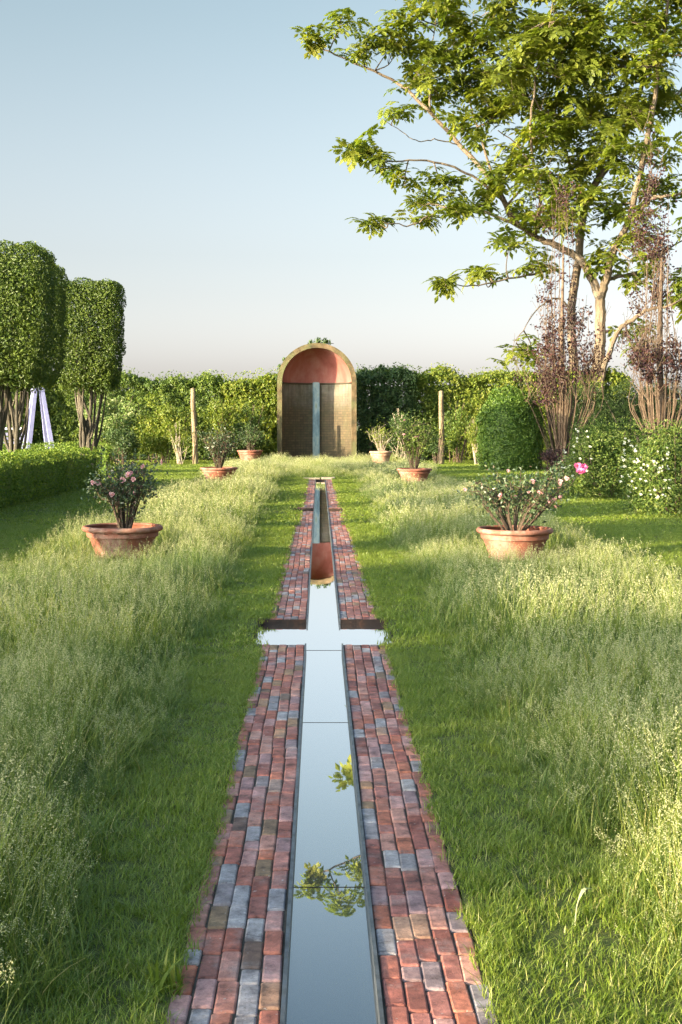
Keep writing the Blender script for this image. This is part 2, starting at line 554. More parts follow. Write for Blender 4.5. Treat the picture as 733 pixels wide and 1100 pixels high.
def niche_brick():
    m, N, L, out = new_mat('mossy_niche_brick')
    uv = N.new('ShaderNodeUVMap')
    br = N.new('ShaderNodeTexBrick')
    L.new(uv.outputs[0], br.inputs['Vector'])
    br.inputs['Scale'].default_value = 1.0
    br.inputs['Brick Width'].default_value = .24
    br.inputs['Row Height'].default_value = .105
    br.inputs['Mortar Size'].default_value = .012
    br.inputs['Color1'].default_value = (.075, .056, .026, 1)
    br.inputs['Color2'].default_value = (.125, .085, .042, 1)
    br.inputs['Mortar'].default_value = (.05, .042, .024, 1)
    sep = N.new('ShaderNodeSeparateXYZ')
    L.new(uv.outputs[0], sep.inputs[0])
    n = noise(N, L, 1.3, 6, .7, uv.outputs[0])
    mp = N.new('ShaderNodeMapping'); mp.inputs['Scale'].default_value = (9, .9, 1)
    L.new(uv.outputs[0], mp.inputs[0])
    n_s = noise(N, L, 1.0, 5, .7, mp.outputs[0])
    # lime bloom washed over the upper courses (has a ragged lower edge)
    def math_(op, a, b):
        k = N.new('ShaderNodeMath'); k.operation = op
        for s, v in ((k.inputs[0], a), (k.inputs[1], b)):
            if hasattr(v, 'links'): L.new(v, s)
            else: s.default_value = v
        return k.outputs[0]
    h = math_('ADD', sep.outputs['Y'], math_('MULTIPLY', n.outputs['Fac'], 1.3))
    h = math_('ADD', h, math_('MULTIPLY', n_s.outputs['Fac'], .8))
    rr = ramp(N, [(.0, (0, 0, 0)), (1.0, (1, 1, 1))])
    k = math_('DIVIDE', math_('SUBTRACT', h, 3.1), .9)
    L.new(k, rr.inputs[0])
    bloom = mixc(N, L, .7, br.outputs['Color'], (.20, .19, .155))
    c = mixc(N, L, rr.outputs[0], br.outputs['Color'], bloom)
    rg = ramp(N, [(.45, (0, 0, 0)), (.65, (1, 1, 1))])
    n2 = noise(N, L, 2.0, 6, .7, uv.outputs[0])
    L.new(n2.outputs['Fac'], rg.inputs[0])
    c = mixc(N, L, mixc(N, L, .55, (0, 0, 0), rg.outputs[0]), c, (.07, .068, .028))
    rs = ramp(N, [(.42, (0, 0, 0)), (.6, (1, 1, 1))])
    L.new(n_s.outputs['Fac'], rs.inputs[0])
    c = mixc(N, L, mixc(N, L, .5, (0, 0, 0), rs.outputs[0]), c, (.045, .034, .02))
    p = N.new('ShaderNodeBsdfPrincipled')
    L.new(c, p.inputs['Base Color'])
    p.inputs['Roughness'].default_value = .85
    b = N.new('ShaderNodeBump'); b.inputs['Strength'].default_value = .6; b.inputs['Distance'].default_value = .02
    L.new(br.outputs['Fac'], b.inputs['Height']); b.invert = True
    L.new(b.outputs[0], p.inputs['Normal'])
    L.new(p.outputs[0], out.inputs[0])
    return m


M['niche_brick'] = niche_brick()
M['niche_stone'] = surf_mat('niche_stone', [(.34, (.03, .028, .014)), (.5, (.085, .058, .027)), (.66, (.16, .11, .06))], 2.6, .85, .4, 20,
                            second=(1.1, .46, .62, (.10, .10, .04)))
M['red_plaster'] = surf_mat('red_plaster', [(.3, (.20, .06, .045)), (.5, (.29, .105, .08)), (.72, (.36, .19, .155))], 1.4, .8, .25, 14, (1, 1, .5),
                            second=(2.4, .56, .75, (.30, .11, .075)))


def chute_mat():
    m, N, L, out = new_mat('patina_copper')
    tc = N.new('ShaderNodeTexCoord')
    mp = N.new('ShaderNodeMapping'); mp.inputs['Scale'].default_value = (3, 3, .8)
    L.new(tc.outputs['Object'], mp.inputs[0])
    nz = noise(N, L, 1.5, 6, .7, mp.outputs[0])
    r = ramp(N, [(.3, (.06, .10, .12)), (.5, (.14, .22, .25)), (.62, (.26, .32, .31)), (.75, (.14, .19, .10))])
    L.new(nz.outputs['Fac'], r.inputs[0])
    p = N.new('ShaderNodeBsdfPrincipled')
    L.new(r.outputs[0], p.inputs['Base Color'])
    p.inputs['Metallic'].default_value = .3
    p.inputs['Roughness'].default_value = .3
    L.new(p.outputs[0], out.inputs[0])
    return m


M['chute'] = chute_mat()

# ------------------------------------------------------------------ the setting: ground, rill, brick paths
RILL_HALF, PATH_HALF, CROSS_HALF = .1315, .448, .53
Y0, Y1 = -3.0, 36.6
CROSS = [(9.25, 10.44), (23.25, 24.15)]
WATER_Z = -.044


def in_hole(x, y):
    if not (Y0 < y < Y1): return False
    if abs(x) < PATH_HALF: return True
    return abs(x) < CROSS_HALF and any(a < y < b for a, b in CROSS)


xs = [-400, -40, -12, -4, -1.5, -CROSS_HALF, -PATH_HALF, PATH_HALF, CROSS_HALF, 1.5, 4, 12, 40, 400]
ys = [-200, Y0] + [v for c in CROSS for v in c] + [Y1, 60, 120, 900]
mb = MB()
idx = {}
gv, gf = [], []
for i in range(len(xs) - 1):
    for j in range(len(ys) - 1):
        if in_hole((xs[i] + xs[i + 1]) / 2, (ys[j] + ys[j + 1]) / 2): continue
        q = []
        for a, b in ((i, j), (i + 1, j), (i + 1, j + 1), (i, j + 1)):
            if (a, b) not in idx:
                idx[(a, b)] = len(gv); gv.append((xs[a], ys[b], 0))
            q.append(idx[(a, b)])
        gf.append(q)
mb.add(gv, gf)
tag(mb.build('ground', M['ground']), 'lawn ground of the garden either side of the brick rill', kind='structure')

# floor of the channel and its side plates
mb = MB()
box(mb, -CROSS_HALF - .02, CROSS_HALF + .02, Y0 - .02, Y1 + .02, -.26, -.20)
tag(mb.build('channel_floor', M['floor']), 'dark floor under the water of the rill', kind='structure')
segs = [(Y0, CROSS[0][0]), (CROSS[0][1], CROSS[1][0]), (CROSS[1][1], Y1)]
mb = MB()
for a, b in segs:
    for s in (-1, 1):
        x = s * RILL_HALF
        box(mb, x - .004 if s > 0 else x - .008, x + .008 if s > 0 else x + .004, a + .003, b - .003, -.2, .006)
tag(mb.build('channel_edging', M['steel']), 'thin steel edging along both sides of the rill', kind='structure')
# rusty retaining boards where the brick strips stop at the cross channels, and channel ends
mb = MB()
for k, (a, b) in enumerate(CROSS):
    for s in (-1, 1):
        lo, hi = (RILL_HALF + .010, CROSS_HALF) if s > 0 else (-CROSS_HALF, -RILL_HALF - .010)
        box(mb, lo, hi, b + .001, b + .035, -.2, -.004)
        box(mb, lo, hi, a - .035, a - .001, -.2, -.006)
        x = s * (CROSS_HALF - .012)
        box(mb, min(x, x + s * .02), max(x, x + s * .02), a + .001, b - .001, -.2, -.022)
box(mb, -PATH_HALF, PATH_HALF, Y1 + .002, Y1 + .05, -.2, -.003)
tag(mb.build('channel_boards', M['rusty']), 'rusty boards holding the brick edge at the cross channels', kind='structure')

# water: shallow steps divided by thin weirs
mb = MB()
weirs = [4.53, 7.02, 9.47]
lev = [WATER_Z - .003, WATER_Z - .002, WATER_Z - .001, WATER_Z]
stops = [Y0] + weirs + [Y1]
for k in range(4):
    y0, y1, z = stops[k], stops[k + 1], lev[k]
    cuts = sorted({y0, y1, *[v for c in CROSS for v in c if y0 < v < y1]})
    for a, b in zip(cuts[:-1], cuts[1:]):
        mid = (a + b) / 2
        wide = any(c0 <= mid <= c1 for c0, c1 in CROSS)
        h = CROSS_HALF - .012 if wide else RILL_HALF - .0045
        zz = WATER_Z if wide else z
        if wide and a > CROSS[0][0] - .01 and k == 3 and mid < 12: a = CROSS[0][0] + .001
        if k == 2 and wide: continue
        mb.add([(-h, a, zz), (h, a, zz), (h, b, zz), (-h, b, zz)], [(0, 1, 2, 3)])
tag(mb.build('water', M['water']), 'still mirror water in the long rill and cross channels', kind='structure')
mb = MB()
for y, z in zip(weirs[:2], lev[1:3]):
    box(mb, -RILL_HALF + .005, RILL_HALF - .005, y - .001, y + .001, -.2, z + .0005)
box(mb, -RILL_HALF + .005, RILL_HALF - .005, CROSS[0][0] - .004, CROSS[0][0] - .001, -.2, WATER_Z + .0008)
tag(mb.build('weir_plates', M['rusty']), 'thin dark weir plates across the rill', kind='structure')


def brick_strip(side, a, b):
    mb = MB()
    n = 5
    x0 = RILL_HALF + .010
    w = (PATH_HALF - x0) / n
    Vs, Fs, Ts = [], [], []
    for c in range(n):
        y = a - rng.uniform(0, .2)
        while y < b - .01:
            L = rng.choice([.19, .18, .2, .17, .185, .195, .105])
            ya, yb = max(y, a), min(y + L, b)
            y += L
            if yb - ya < .035: continue
            g = .0013
            cx, cy = x0 + w * (c + .5), (ya + yb) / 2
            hx, hy = w / 2 - g + rng.uniform(-.0012, .0008), (yb - ya) / 2 - .0035 - rng.uniform(0, .0025)
            edge_j = rng.normal(0, .005) if c == n - 1 else rng.normal(0, .0014)
            edge_j += .004 * math.sin(cy * 2.1 + c * .25 + side) + .002 * math.sin(cy * 5.3 + side * 2)
            cx += edge_j
            rot = rng.normal(0, .008)
            dz = rng.normal(0, .0012)
            tx, ty = rng.normal(0, .006), rng.normal(0, .008)
            rings = [(hx, hy, -.065), (hx, hy, -.007), (hx - .002, hy - .002, -.0025), (hx - .006, hy - .006, 0)]
            v = []
            for rx, ry, z in rings:
                ch = .35 * .012
                for qx, qy in ((-rx, -ry + ch), (-rx + ch, -ry), (rx - ch, -ry), (rx, -ry + ch), (rx, ry - ch), (rx - ch, ry), (-rx + ch, ry), (-rx, ry - ch)):
                    X = qx * math.cos(rot) - qy * math.sin(rot)
                    Y = qx * math.sin(rot) + qy * math.cos(rot)
                    v.append((side * (cx + X), cy + Y, z + dz + tx * qx + ty * qy))
            base = len(Vs) * 32
            Vs.append(v)
            t = rng.random()
            Ts.append(t)
    nB = len(Vs)
    V = np.array(Vs).reshape(-1, 3)
    q = []
    for r_ in range(3):
        for j in range(8):
            k = (j + 1) % 8
            q.append((r_ * 8 + j, r_ * 8 + k, r_ * 8 + 8 + k, r_ * 8 + 8 + j))
    q = np.array(q)
    if side < 0: q = q[:, ::-1]
    top = np.arange(24, 32)
    if side < 0: top = top[::-1]
    off = (np.arange(nB) * 32)[:, None, None]
    T = np.array(Ts)
    mb.add(V, (q[None] + off).reshape(-1, 4), 0, np.repeat(T, len(q)))
    mb.add(np.zeros((0, 3)), (top[None, :] + off[:, 0] - len(V)), 0, T)
    # bedding visible in the joints
    xa, xb = side * (x0 - .001), side * (PATH_HALF - .002)
    mb.add([(min(xa, xb), a, -.008), (max(xa, xb), a, -.008), (max(xa, xb), b, -.008), (min(xa, xb), b, -.008)], [(0, 1, 2, 3)], 1, .5)
    return mb


for a, b in segs:
    for s in (-1, 1):
        o = brick_strip(s, a + .002, b - .002).build('brick_path', [M['brick'], M['joint']])
        tag(o, 'brick path of red and grey pavers beside the rill', kind='structure')
mb = MB()
box(mb, -.50, -.02, Y1 + .06, Y1 + .5, -.05, .03)
box(mb, .02, .42, Y1 + .06, Y1 + .45, -.05, .05)
tag(mb.build('stone_slab', M['twig_pale']), 'pale stone slabs at the far end of the rill', kind='structure')

# ------------------------------------------------------------------ grasses
def scatter_group(name, kinds):
    ng = bpy.data.node_groups.new(name, 'GeometryNodeTree')
    ng.interface.new_socket('Geometry', in_out='INPUT', socket_type='NodeSocketGeometry')
    ng.interface.new_socket('Geometry', in_out='OUTPUT', socket_type='NodeSocketGeometry')
    N, L = ng.nodes, ng.links
    gi, go = N.new('NodeGroupInput'), N.new('NodeGroupOutput')
    join = N.new('GeometryNodeJoinGeometry')

    def attr(n, t):
        a = N.new('GeometryNodeInputNamedAttribute'); a.data_type = t; a.inputs[0].default_value = n
        return a.outputs[0]

    def sel(n, k):
        c = N.new('FunctionNodeCompare'); c.data_type = 'INT'; c.operation = 'EQUAL'
        ia = [s for s in c.inputs if s.type == 'INT']
        L.new(attr(n, 'INT'), ia[0]); ia[1].default_value = k
        return c.outputs[0]

    def part(n, k):
        s = N.new('GeometryNodeSeparateGeometry'); s.domain = 'POINT'
        L.new(gi.outputs[0], s.inputs[0]); L.new(sel(n, k), s.inputs[1])
        return s.outputs[0]
    for k in range(kinds):
        ins = N.new('GeometryNodeInstanceOnPoints')
        L.new(part('spot', k), ins.inputs['Points'])
        L.new(part('tuft', k), ins.inputs['Instance'])
        L.new(attr('rot', 'FLOAT_VECTOR'), ins.inputs['Rotation'])
        L.new(attr('scl', 'FLOAT_VECTOR'), ins.inputs['Scale'])
        L.new(ins.outputs[0], join.inputs[0])
    L.new(join.outputs[0], go.inputs[0])
    return ng


def scatter(name, templates, P, which, rot, scl, mats):
    """ONE object: tuft meshes plus loose points, instanced by its geometry nodes"""
    mb = MB()
    tk = []
    for k, t in enumerate(templates):
        n0 = mb.n
        for v, f, m, ti, uv, in zip(t.v, t.f, t.m, t.t, t.uv):
            pass
        off = mb.n
        V = np.concatenate(t.v)
        mb.v.append(V)
        for f, m, ti in zip(t.f, t.m, t.t):
            mb.f.append(f + off); mb.m.append(m); mb.t.append(ti); mb.uv.append(None)
        mb.n += len(V)
        tk += [k] * len(V)
    mb.v.append(np.asarray(P, dtype=np.float32))
    me = bpy.data.meshes.new(name)
    # MB.mesh validates away nothing here: loose points are kept
    n_t = mb.n
    mb.n += len(P)
    me = mb.mesh(name, mats)
    tot = len(me.vertices)
    tk = np.array(tk + [-1] * len(P), dtype=np.int32)
    spot = np.concatenate([np.full(n_t, -1), which]).astype(np.int32)
    RO = np.zeros((tot, 3), dtype=np.float32); RO[n_t:] = rot
    SC = np.ones((tot, 3), dtype=np.float32); SC[n_t:] = scl
    for nm, ty, arr in (('tuft', 'INT', tk), ('spot', 'INT', spot)):
        a = me.attributes.new(nm, ty, 'POINT'); a.data.foreach_set('value', arr)
    for nm, arr in (('rot', RO), ('scl', SC)):
        a = me.attributes.new(nm, 'FLOAT_VECTOR', 'POINT'); a.data.foreach_set('vector', arr.ravel())
    o = bpy.data.objects.new(name, me)
    COL.objects.link(o)
    md = o.modifiers.new('scatter', 'NODES')
    md.node_group = scatter_group(name + '_scatter', len(templates))
    return o


def blades(mb, n, rad, hmin, hmax, width, segs=3, lean=.5, mat=0, tint=(0, 1)):
    a = rng.uniform(0, 2 * np.pi, n)
    r = rad * np.sqrt(rng.random(n))
    base = np.stack([r * np.cos(a), r * np.sin(a), np.full(n, -.01)], 1)
    h = rng.uniform(hmin, hmax, n)
    b = rng.uniform(0, 2 * np.pi, n)
    ln = lean * rng.uniform(.1, 1, n) * h
    dirv = np.stack([np.cos(b), np.sin(b), np.zeros(n)], 1)
    sd = np.stack([-np.sin(b + rng.normal(0, .6, n)), np.cos(b), np.zeros(n)], 1)
    V = []
    for k in range(segs + 1):
        t = k / segs
        c = base + dirv * (ln * t ** 1.9)[:, None] + np.array([0, 0, 1]) * (h * (t - .18 * t ** 3 * lean))[:, None]
        w = width * (1 - t ** 1.6) * .5 + width * .04
        V += [c - sd * w, c + sd * w]
    V = np.stack(V, 1)
    m = V.shape[1]
    i = (np.arange(n) * m)[:, None]
    tt = rng.uniform(tint[0], tint[1], n)
    for k in range(segs):
        mb.add(V.reshape(-1, 3) if k == 0 else np.zeros((0, 3)), (i + np.array([[2 * k, 2 * k + 1, 2 * k + 3, 2 * k + 2]])) - (0 if k == 0 else n * m), mat, tt)


def panicles(mb, n, rad, hmin, hmax, stem_w, nspk, spk, prad, plen, mstem=0, mseed=1):
    for _ in range(n):
        a = rng.uniform(0, 6.283); r = rad * math.sqrt(rng.random())
        base = np.array([r * math.cos(a), r * math.sin(a), 0])
        h = rng.uniform(hmin, hmax)
        b = rng.uniform(0, 6.283); ln = h * rng.uniform(.05, .38)
        d = np.array([math.cos(b), math.sin(b), 0])
        t = np.linspace(0, 1, 4)
        path = base + d * (ln * t ** 2)[:, None] + np.array([0, 0, h]) * t[:, None]
        sdv = np.array([-math.sin(b + .7), math.cos(b + .7), 0]) * stem_w * .5
        V = np.stack([path - sdv, path + sdv], 1).reshape(-1, 3)
        mb.add(V, [(2 * k, 2 * k + 1, 2 * k + 3, 2 * k + 2) for k in range(3)], mstem, rng.uniform(.55, .95))
        # spikelets spread in a loose open cone
        u = rng.random(nspk)
        ang = rng.uniform(0, 6.283, nspk)
        rr = prad * (1 - u) ** .8 * np.sqrt(rng.random(nspk)) * 1.2
        c = path[-1] + unit(path[-1] - path[-2]) * (u * plen - plen * .45)[:, None] + np.stack([rr * np.cos(ang), rr * np.sin(ang), -rr * .25], 1)
        leaves(mb, c, sphere_dirs(nspk), spk, .55, .8, .2, mseed, np.clip(rng.normal(.5, .25, nspk), 0, 1))


def meadow_template(lod, v=0):
    mb = MB()
    if lod == 0:
        blades(mb, 34, .10, .09, .26, .0042, 4, 1.0, 0, (0, .85))
        blades(mb, 4, .08, .22, .38, .0045, 4, 1.1, 0, (.55, 1))
        if v % 3 == 0: panicles(mb, 4, .09, .22, .36, .002, 28, .0068, .03, .09)
        elif v % 3 == 1: panicles(mb, 7, .09, .24, .44, .002, 36, .0068, .034, .11)
    elif lod == 1:
        blades(mb, 26, .12, .09, .25, .007, 3, 1.0, 0, (0, .85))
        panicles(mb, (2, 4, 7, 3)[v % 4], .11, .2, .36, .003, 16, .0095, .033, .11)
    else:
        blades(mb, 22, .18, .09, .25, .014, 2, 1.0, 0, (0, .85))
        panicles(mb, (6, 10, 13, 8)[v % 4], .18, .2, .34, .005, 7, .019, .045, .12)
    return mb


def lawn_template(lod, v=0):
    mb = MB()
    if lod == 0:
        blades(mb, 34, .06, .025, .065, .0034, 3, 1.1, 0, (0, .95))
        blades(mb, 3, .06, .05, .09, .003, 3, 1.3, 0, (.3, 1))
    elif lod == 1:
        blades(mb, 36, .09, .025, .065, .006, 2, 1.0, 0, (0, .95))
    else:
        blades(mb, 40, .17, .025, .06, .014, 2, 1.0, 0, (0, .95))
    return mb


POTS = [(-2.33, 14.9), (2.22, 14.7), (-2.74, 34.4), (2.47, 33.6), (-2.78, 50.6), (2.3, 48.2)]


def meadow_mask(x, y):
    """0..1 height of the long grass"""
    wob = noise3(np.stack([x, y, 0 * x], 1), 1.3, 3) * .10 + noise3(np.stack([x, y, 0 * x], 1), 4.0, 4) * .05
    ax = np.abs(x + .0)
    inner = np.interp(y, [3, 8, 20, 36], [.86, .92, 1.0, 1.05]) - np.where(x < 0, 0, .04) + wob
    outer = 3.45 + wob
    m = np.clip((ax - inner + .08) / .5 + .05, 0, 1) * np.clip((outer - ax) / .3, 0, 1) * (y < 50.5)
    far = np.clip((y - 37.0 + wob) / .8, 0, 1) * (ax < 3.45) * (y < 51.6) * .7
    m = np.maximum(m, far)
    for k, (px_, py_) in enumerate(POTS):
        low = .5 if k < 2 else .28
        q = np.hypot((x - px_) / 1.0, (y - py_ + (.6 if k < 2 else 2.4)) / (1.8 if k < 2 else 4.2))
        m = m * np.clip(low + (1 - low) * (q - .5) / .6, low, 1)
    return m


def spread(density_bands, keep, margin=1.5):
    out, lod = [], []
    for (a, b, den, l) in density_bands:
        w = .30 * b + margin
        n = int(den * (b - a) * 2 * w)
        x = rng.uniform(-w, w, n); y = rng.uniform(a, b, n)
        # inside the widened view wedge only
        ok = np.abs(x) < .30 * y + margin
        x, y = x[ok], y[ok]
        k = keep(x, y)
        out.append(np.stack([x[k], y[k], np.zeros(k.sum())], 1)); lod.append(np.full(k.sum(), l))
    return np.concatenate(out), np.concatenate(lod)


def place(name, tmpl, bands, keep, scale_fn, mats, var=6, edge=None):
    P, lod = spread(bands, keep)
    T = [tmpl(l, v) for l in (0, 1, 2) for v in range(var)]
    which = lod * var + rng.integers(0, var, len(P))
    if edge:
        E = []
        for sgn in (-1, 1):
            for (a, b, den, l) in bands:
                if a > Y1: continue
                k = int((b - a) * edge[l])
                E.append((np.stack([sgn * rng.uniform(PATH_HALF + .025, PATH_HALF + .08, k), rng.uniform(a, min(b, Y1), k), np.zeros(k)], 1), np.full(k, l)))
        PE, LE = np.concatenate([e[0] for e in E]), np.concatenate([e[1] for e in E])
        ok = keep(PE[:, 0], PE[:, 1])
        P, lod = np.concatenate([P, PE[ok]]), np.concatenate([lod, LE[ok]])
        which = lod * var + rng.integers(0, var, len(P))
    n = len(P)
    rot = np.stack([rng.normal(0, .10, n), rng.normal(0, .10, n), rng.uniform(0, 6.283, n)], 1)
    s = scale_fn(P)
    return scatter(name, T, P, which, rot, s, mats)


def keep_meadow(x, y):
    return meadow_mask(x, y) > rng.random(len(x)) * .25 + .08


def scale_meadow(P):
    h = meadow_mask(P[:, 0], P[:, 1])
    big = 1.0 + .22 * noise3(P, .9, 8) + .16 * noise3(P, 2.6, 18)
    s = (.3 + .7 * h ** 1.2) * big * rng.uniform(.75, 1.2, len(P))
    return np.stack([.6 + .4 * s, .6 + .4 * s, s], 1)


def keep_lawn(x, y):
    hole = (np.abs(x) < PATH_HALF + .006) & (y < Y1 + .6)
    for a, b in CROSS:
        hole |= (np.abs(x) < CROSS_HALF + .006) & (y > a - .006) & (y < b + .03)
    return ~hole & (meadow_mask(x, y) < .6)


def scale_lawn(P):
    s = rng.uniform(.6, 1.05, len(P)) * (1 + .2 * noise3(P, 2.0, 9))
    return np.stack([np.ones(len(P)), np.ones(len(P)), s], 1) * np.array([1, 1, 1.0])


o = place('meadow_grass', meadow_template, [(1.2, 8, 130, 0), (8, 18, 75, 1), (18, 52, 26, 2)], keep_meadow, scale_meadow,
          [M['grass_meadow'], M['seed_head']])
tag(o, 'tall seeding meadow grass either side of the rill', 'meadow grass', kind='stuff')
o = place('mown_grass', lawn_template, [(1.5, 9, 420, 0), (9, 20, 210, 1), (20, 58, 55, 2)], keep_lawn, scale_lawn, [M['grass_mown']], edge=(34, 14, 6))
tag(o, 'short mown grass along the bricks and beyond the meadow', 'lawn grass', kind='stuff')

# ------------------------------------------------------------------ the arched niche
NX, NY, RO, RI, SPR = -.13, 52.0, 1.62, 1.42, 3.27
niche = thing('garden_niche', 'arched brick garden niche with a red half dome at the far end of the rill', 'niche', (NX, NY, 0))
na = 40
ang = np.linspace(0, np.pi, na + 1)


def arch_outline(r, y, z0=-.05):
    pts = [(r, y, z0)] + [(r * math.cos(a), y, SPR + r * math.sin(a)) for a in ang] + [(-r, y, z0)]
    return np.array(pts)


mb = MB()
A, B_ = arch_outline(RO, 0), arch_outline(RI, 0)
C_, D_ = arch_outline(RI, .30), arch_outline(RO, 1.75)
n = len(A)
V = np.concatenate([A, B_, C_, D_])
f = []
for i in range(n - 1):
    f.append((i, i + 1, n + i + 1, n + i))
    f.append((n + i, n + i + 1, 2 * n + i + 1, 2 * n + i))
    f.append((i + 1, i, 3 * n + i, 3 * n + i + 1))
mb.add(V, np.array(f)[:, ::-1])
mb.add(D_, [list(range(n))])
mb.build('arch_surround', M['niche_stone'], niche)
# apse wall (half cylinder) with running uv
mb = MB()
DEP = 1.25
aa = np.linspace(0, np.pi, 49)
zz = np.linspace(-.05, SPR, 2)
V, uv = [], []
for z in zz:
    for a in aa:
        V.append((RI * math.cos(a), .30 + DEP * math.sin(a), z))
ff, uu = [], []
m_ = len(aa)
for i in range(m_ - 1):
    ff.append((i, m_ + i, m_ + i + 1, i + 1))
    u0, u1 = aa[i] * 1.33, aa[i + 1] * 1.33
    uu += [(u0, zz[0]), (u0, zz[1]), (u1, zz[1]), (u1, zz[0])]
mb.add(V, ff, 0, .5, np.array(uu))
mb.build('brick_wall', M['niche_brick'], niche, smooth=True)
mb = MB()
V = []
nb = 16
for j in range(nb + 1):
    ph = j / nb * np.pi / 2
    for a in aa:
        V.append((RI * math.cos(a) * math.cos(ph) if j < nb else 0, .30 + DEP * math.sin(a) * math.cos(ph), SPR + RI * math.sin(ph)))
# semicircular half dome whose lip meets the arch ring: revolve about the front-back axis instead
V = []
for j in range(nb + 1):
    ph = j / nb * np.pi / 2
    for a in aa:
        V.append((RI * math.cos(a) * math.cos(ph), .30 + DEP * math.sin(ph), SPR + RI * math.sin(a) * math.cos(ph)))
ff = []
for j in range(nb):
    for i in range(m_ - 1):
        ff.append((j * m_ + i, (j + 1) * m_ + i, (j + 1) * m_ + i + 1, j * m_ + i + 1))
mb.add(V, ff)
mb.build('half_dome', M['red_plaster'], niche, smooth=True)
mb = MB()
box(mb, -.03 - .12, -.03 + .12, .30 + DEP - .10, .30 + DEP - .02, -.02, SPR + .06)
box(mb, -.03 - .145, -.03 - .123, .30 + DEP - .13, .30 + DEP - .02, -.02, SPR + .04)
box(mb, -.03 + .123, -.03 + .145, .30 + DEP - .13, .30 + DEP - .02, -.02, SPR + .04)
mb.build('water_chute', M['chute'], niche)
mb = MB()
t = np.linspace(0, np.pi, 25)
P = np.stack([(RI - .02) * np.cos(t), .30 + (DEP - .03) * np.sin(t), np.full(25, SPR + .0)], 1)
tube(mb, P, .035, 6)
mb.build('ledge', M['niche_brick'], niche)

# ------------------------------------------------------------------ foliage bodies
def box_points(n, hx, hy, z0, z1, rnd=.12, rough=.04, seed=0, faces=('x', 'X', 'y', 'Y', 'Z'), depth=.08):
    """points with normals on a rounded clipped block"""
    area = {'x': 2 * hy * (z1 - z0), 'X': 2 * hy * (z1 - z0), 'y': 2 * hx * (z1 - z0), 'Y': 2 * hx * (z1 - z0), 'Z': 4 * hx * hy, 'z': 4 * hx * hy}
    tot = sum(area[f] for f in faces)
    Ps, Ns = [], []
    for fc in faces:
        k = int(n * area[fc] / tot)
        u, v = rng.uniform(-1, 1, k), rng.uniform(-1, 1, k)
        zc, hz = (z0 + z1) / 2, (z1 - z0) / 2
        one = np.ones(k)
        if fc in 'xX':
            s = 1 if fc == 'X' else -1
            P = np.stack([s * hx * one, u * hy, v * hz], 1)
        elif fc in 'yY':
            s = 1 if fc == 'Y' else -1
            P = np.stack([u * hx, s * hy * one, v * hz], 1)
        else:
            s = 1 if fc == 'Z' else -1
            P = np.stack([u * hx, v * hy, s * hz * one], 1)
        H = np.array([hx, hy, hz])
        core = np.clip(P, -(H - rnd), H - rnd)
        N = P - core
        N = np.where(np.linalg.norm(N, axis=1, keepdims=True) < 1e-6, P, N)
        N = unit(N)
        P = core + N * rnd
        P = P + N * (rough * noise3(P, 5.5, seed) + rough * .6 * noise3(P, 14, seed + 1))[:, None] - N * (depth * rng.random(k) ** 2)[:, None]
        P[:, 2] += zc
        Ps.append(P); Ns.append(N)
    return np.concatenate(Ps), np.concatenate(Ns)


def core_box(mb, hx, hy, z0, z1, mat=0):
    box(mb, -hx, hx, -hy, hy, z0, z1, mat, .1)


def blob_points(n, centers, radii, squash=None, shell=.35, up=0.0):
    centers, radii = np.asarray(centers, float), np.asarray(radii, float)
    if radii.ndim == 1: radii = np.repeat(radii[:, None], 3, 1)
    w = radii.prod(1) ** (2 / 3)
    c = rng.choice(len(centers), n, p=w / w.sum())
    d = sphere_dirs(n)
    r = 1 - shell * rng.random(n) ** 1.3
    P = centers[c] + d * radii[c] * r[:, None]
    N = unit(d / radii[c] + np.array([0, 0, up]))
    return P, N


def lumpy(cx, cy, z0, rx, ry, h, k, rel=.42, seed=1, top=1.0):
    """centres and radii of foliage clumps filling an upright rounded body"""
    r = np.random.default_rng(seed)
    C, Rr = [], []
    for _ in range(k):
        d = unit(r.normal(size=3))
        q = r.random() ** .4 * (1 - rel * .8)
        zc = z0 + h * .5
        C.append((cx + d[0] * rx * q, cy + d[1] * ry * q, zc + d[2] * h * .5 * q * top))
        s = rel * r.uniform(.65, 1.2)
        Rr.append((rx * s, ry * s, h * .5 * s))
    return np.array(C), np.array(Rr)


# clipped box hedge in three blocks (left)
def box_hedge(loc, hx, hy, h, label, rz=0.0, n=9000, group='low box hedges'):
    t = thing('box_hedge', label, 'hedge', loc, rz, group)
    mb = MB()
    P, N = box_points(n, hx, hy, 0, h, .16, .05, int(abs(loc[1]) * 10), depth=.10)
    leaves(mb, P, N, .055, .6, .85, .1)
    core_box(mb, hx - .16, hy - .16, 0, h - .16)
    mb.build('foliage', M['leaf_box'], t)
    return t


box_hedge((-6.65, 23.2, 0), .74, 2.05, .92, 'clipped low box hedge block cut off by the left edge of the photo')
box_hedge((-6.62, 27.4, 0), .78, 2.0, .95, 'clipped low box hedge block between two others, left of the lawn')
box_hedge((-6.58, 31.6, 0), .80, 2.05, .93, 'clipped low box hedge block whose square end shows behind the left rose pot')
box_hedge((-9.2, 40.6, 0), 2.6, .55, .95, 'low clipped hedge running behind the pollard trunks below the painted obelisk', n=7000)

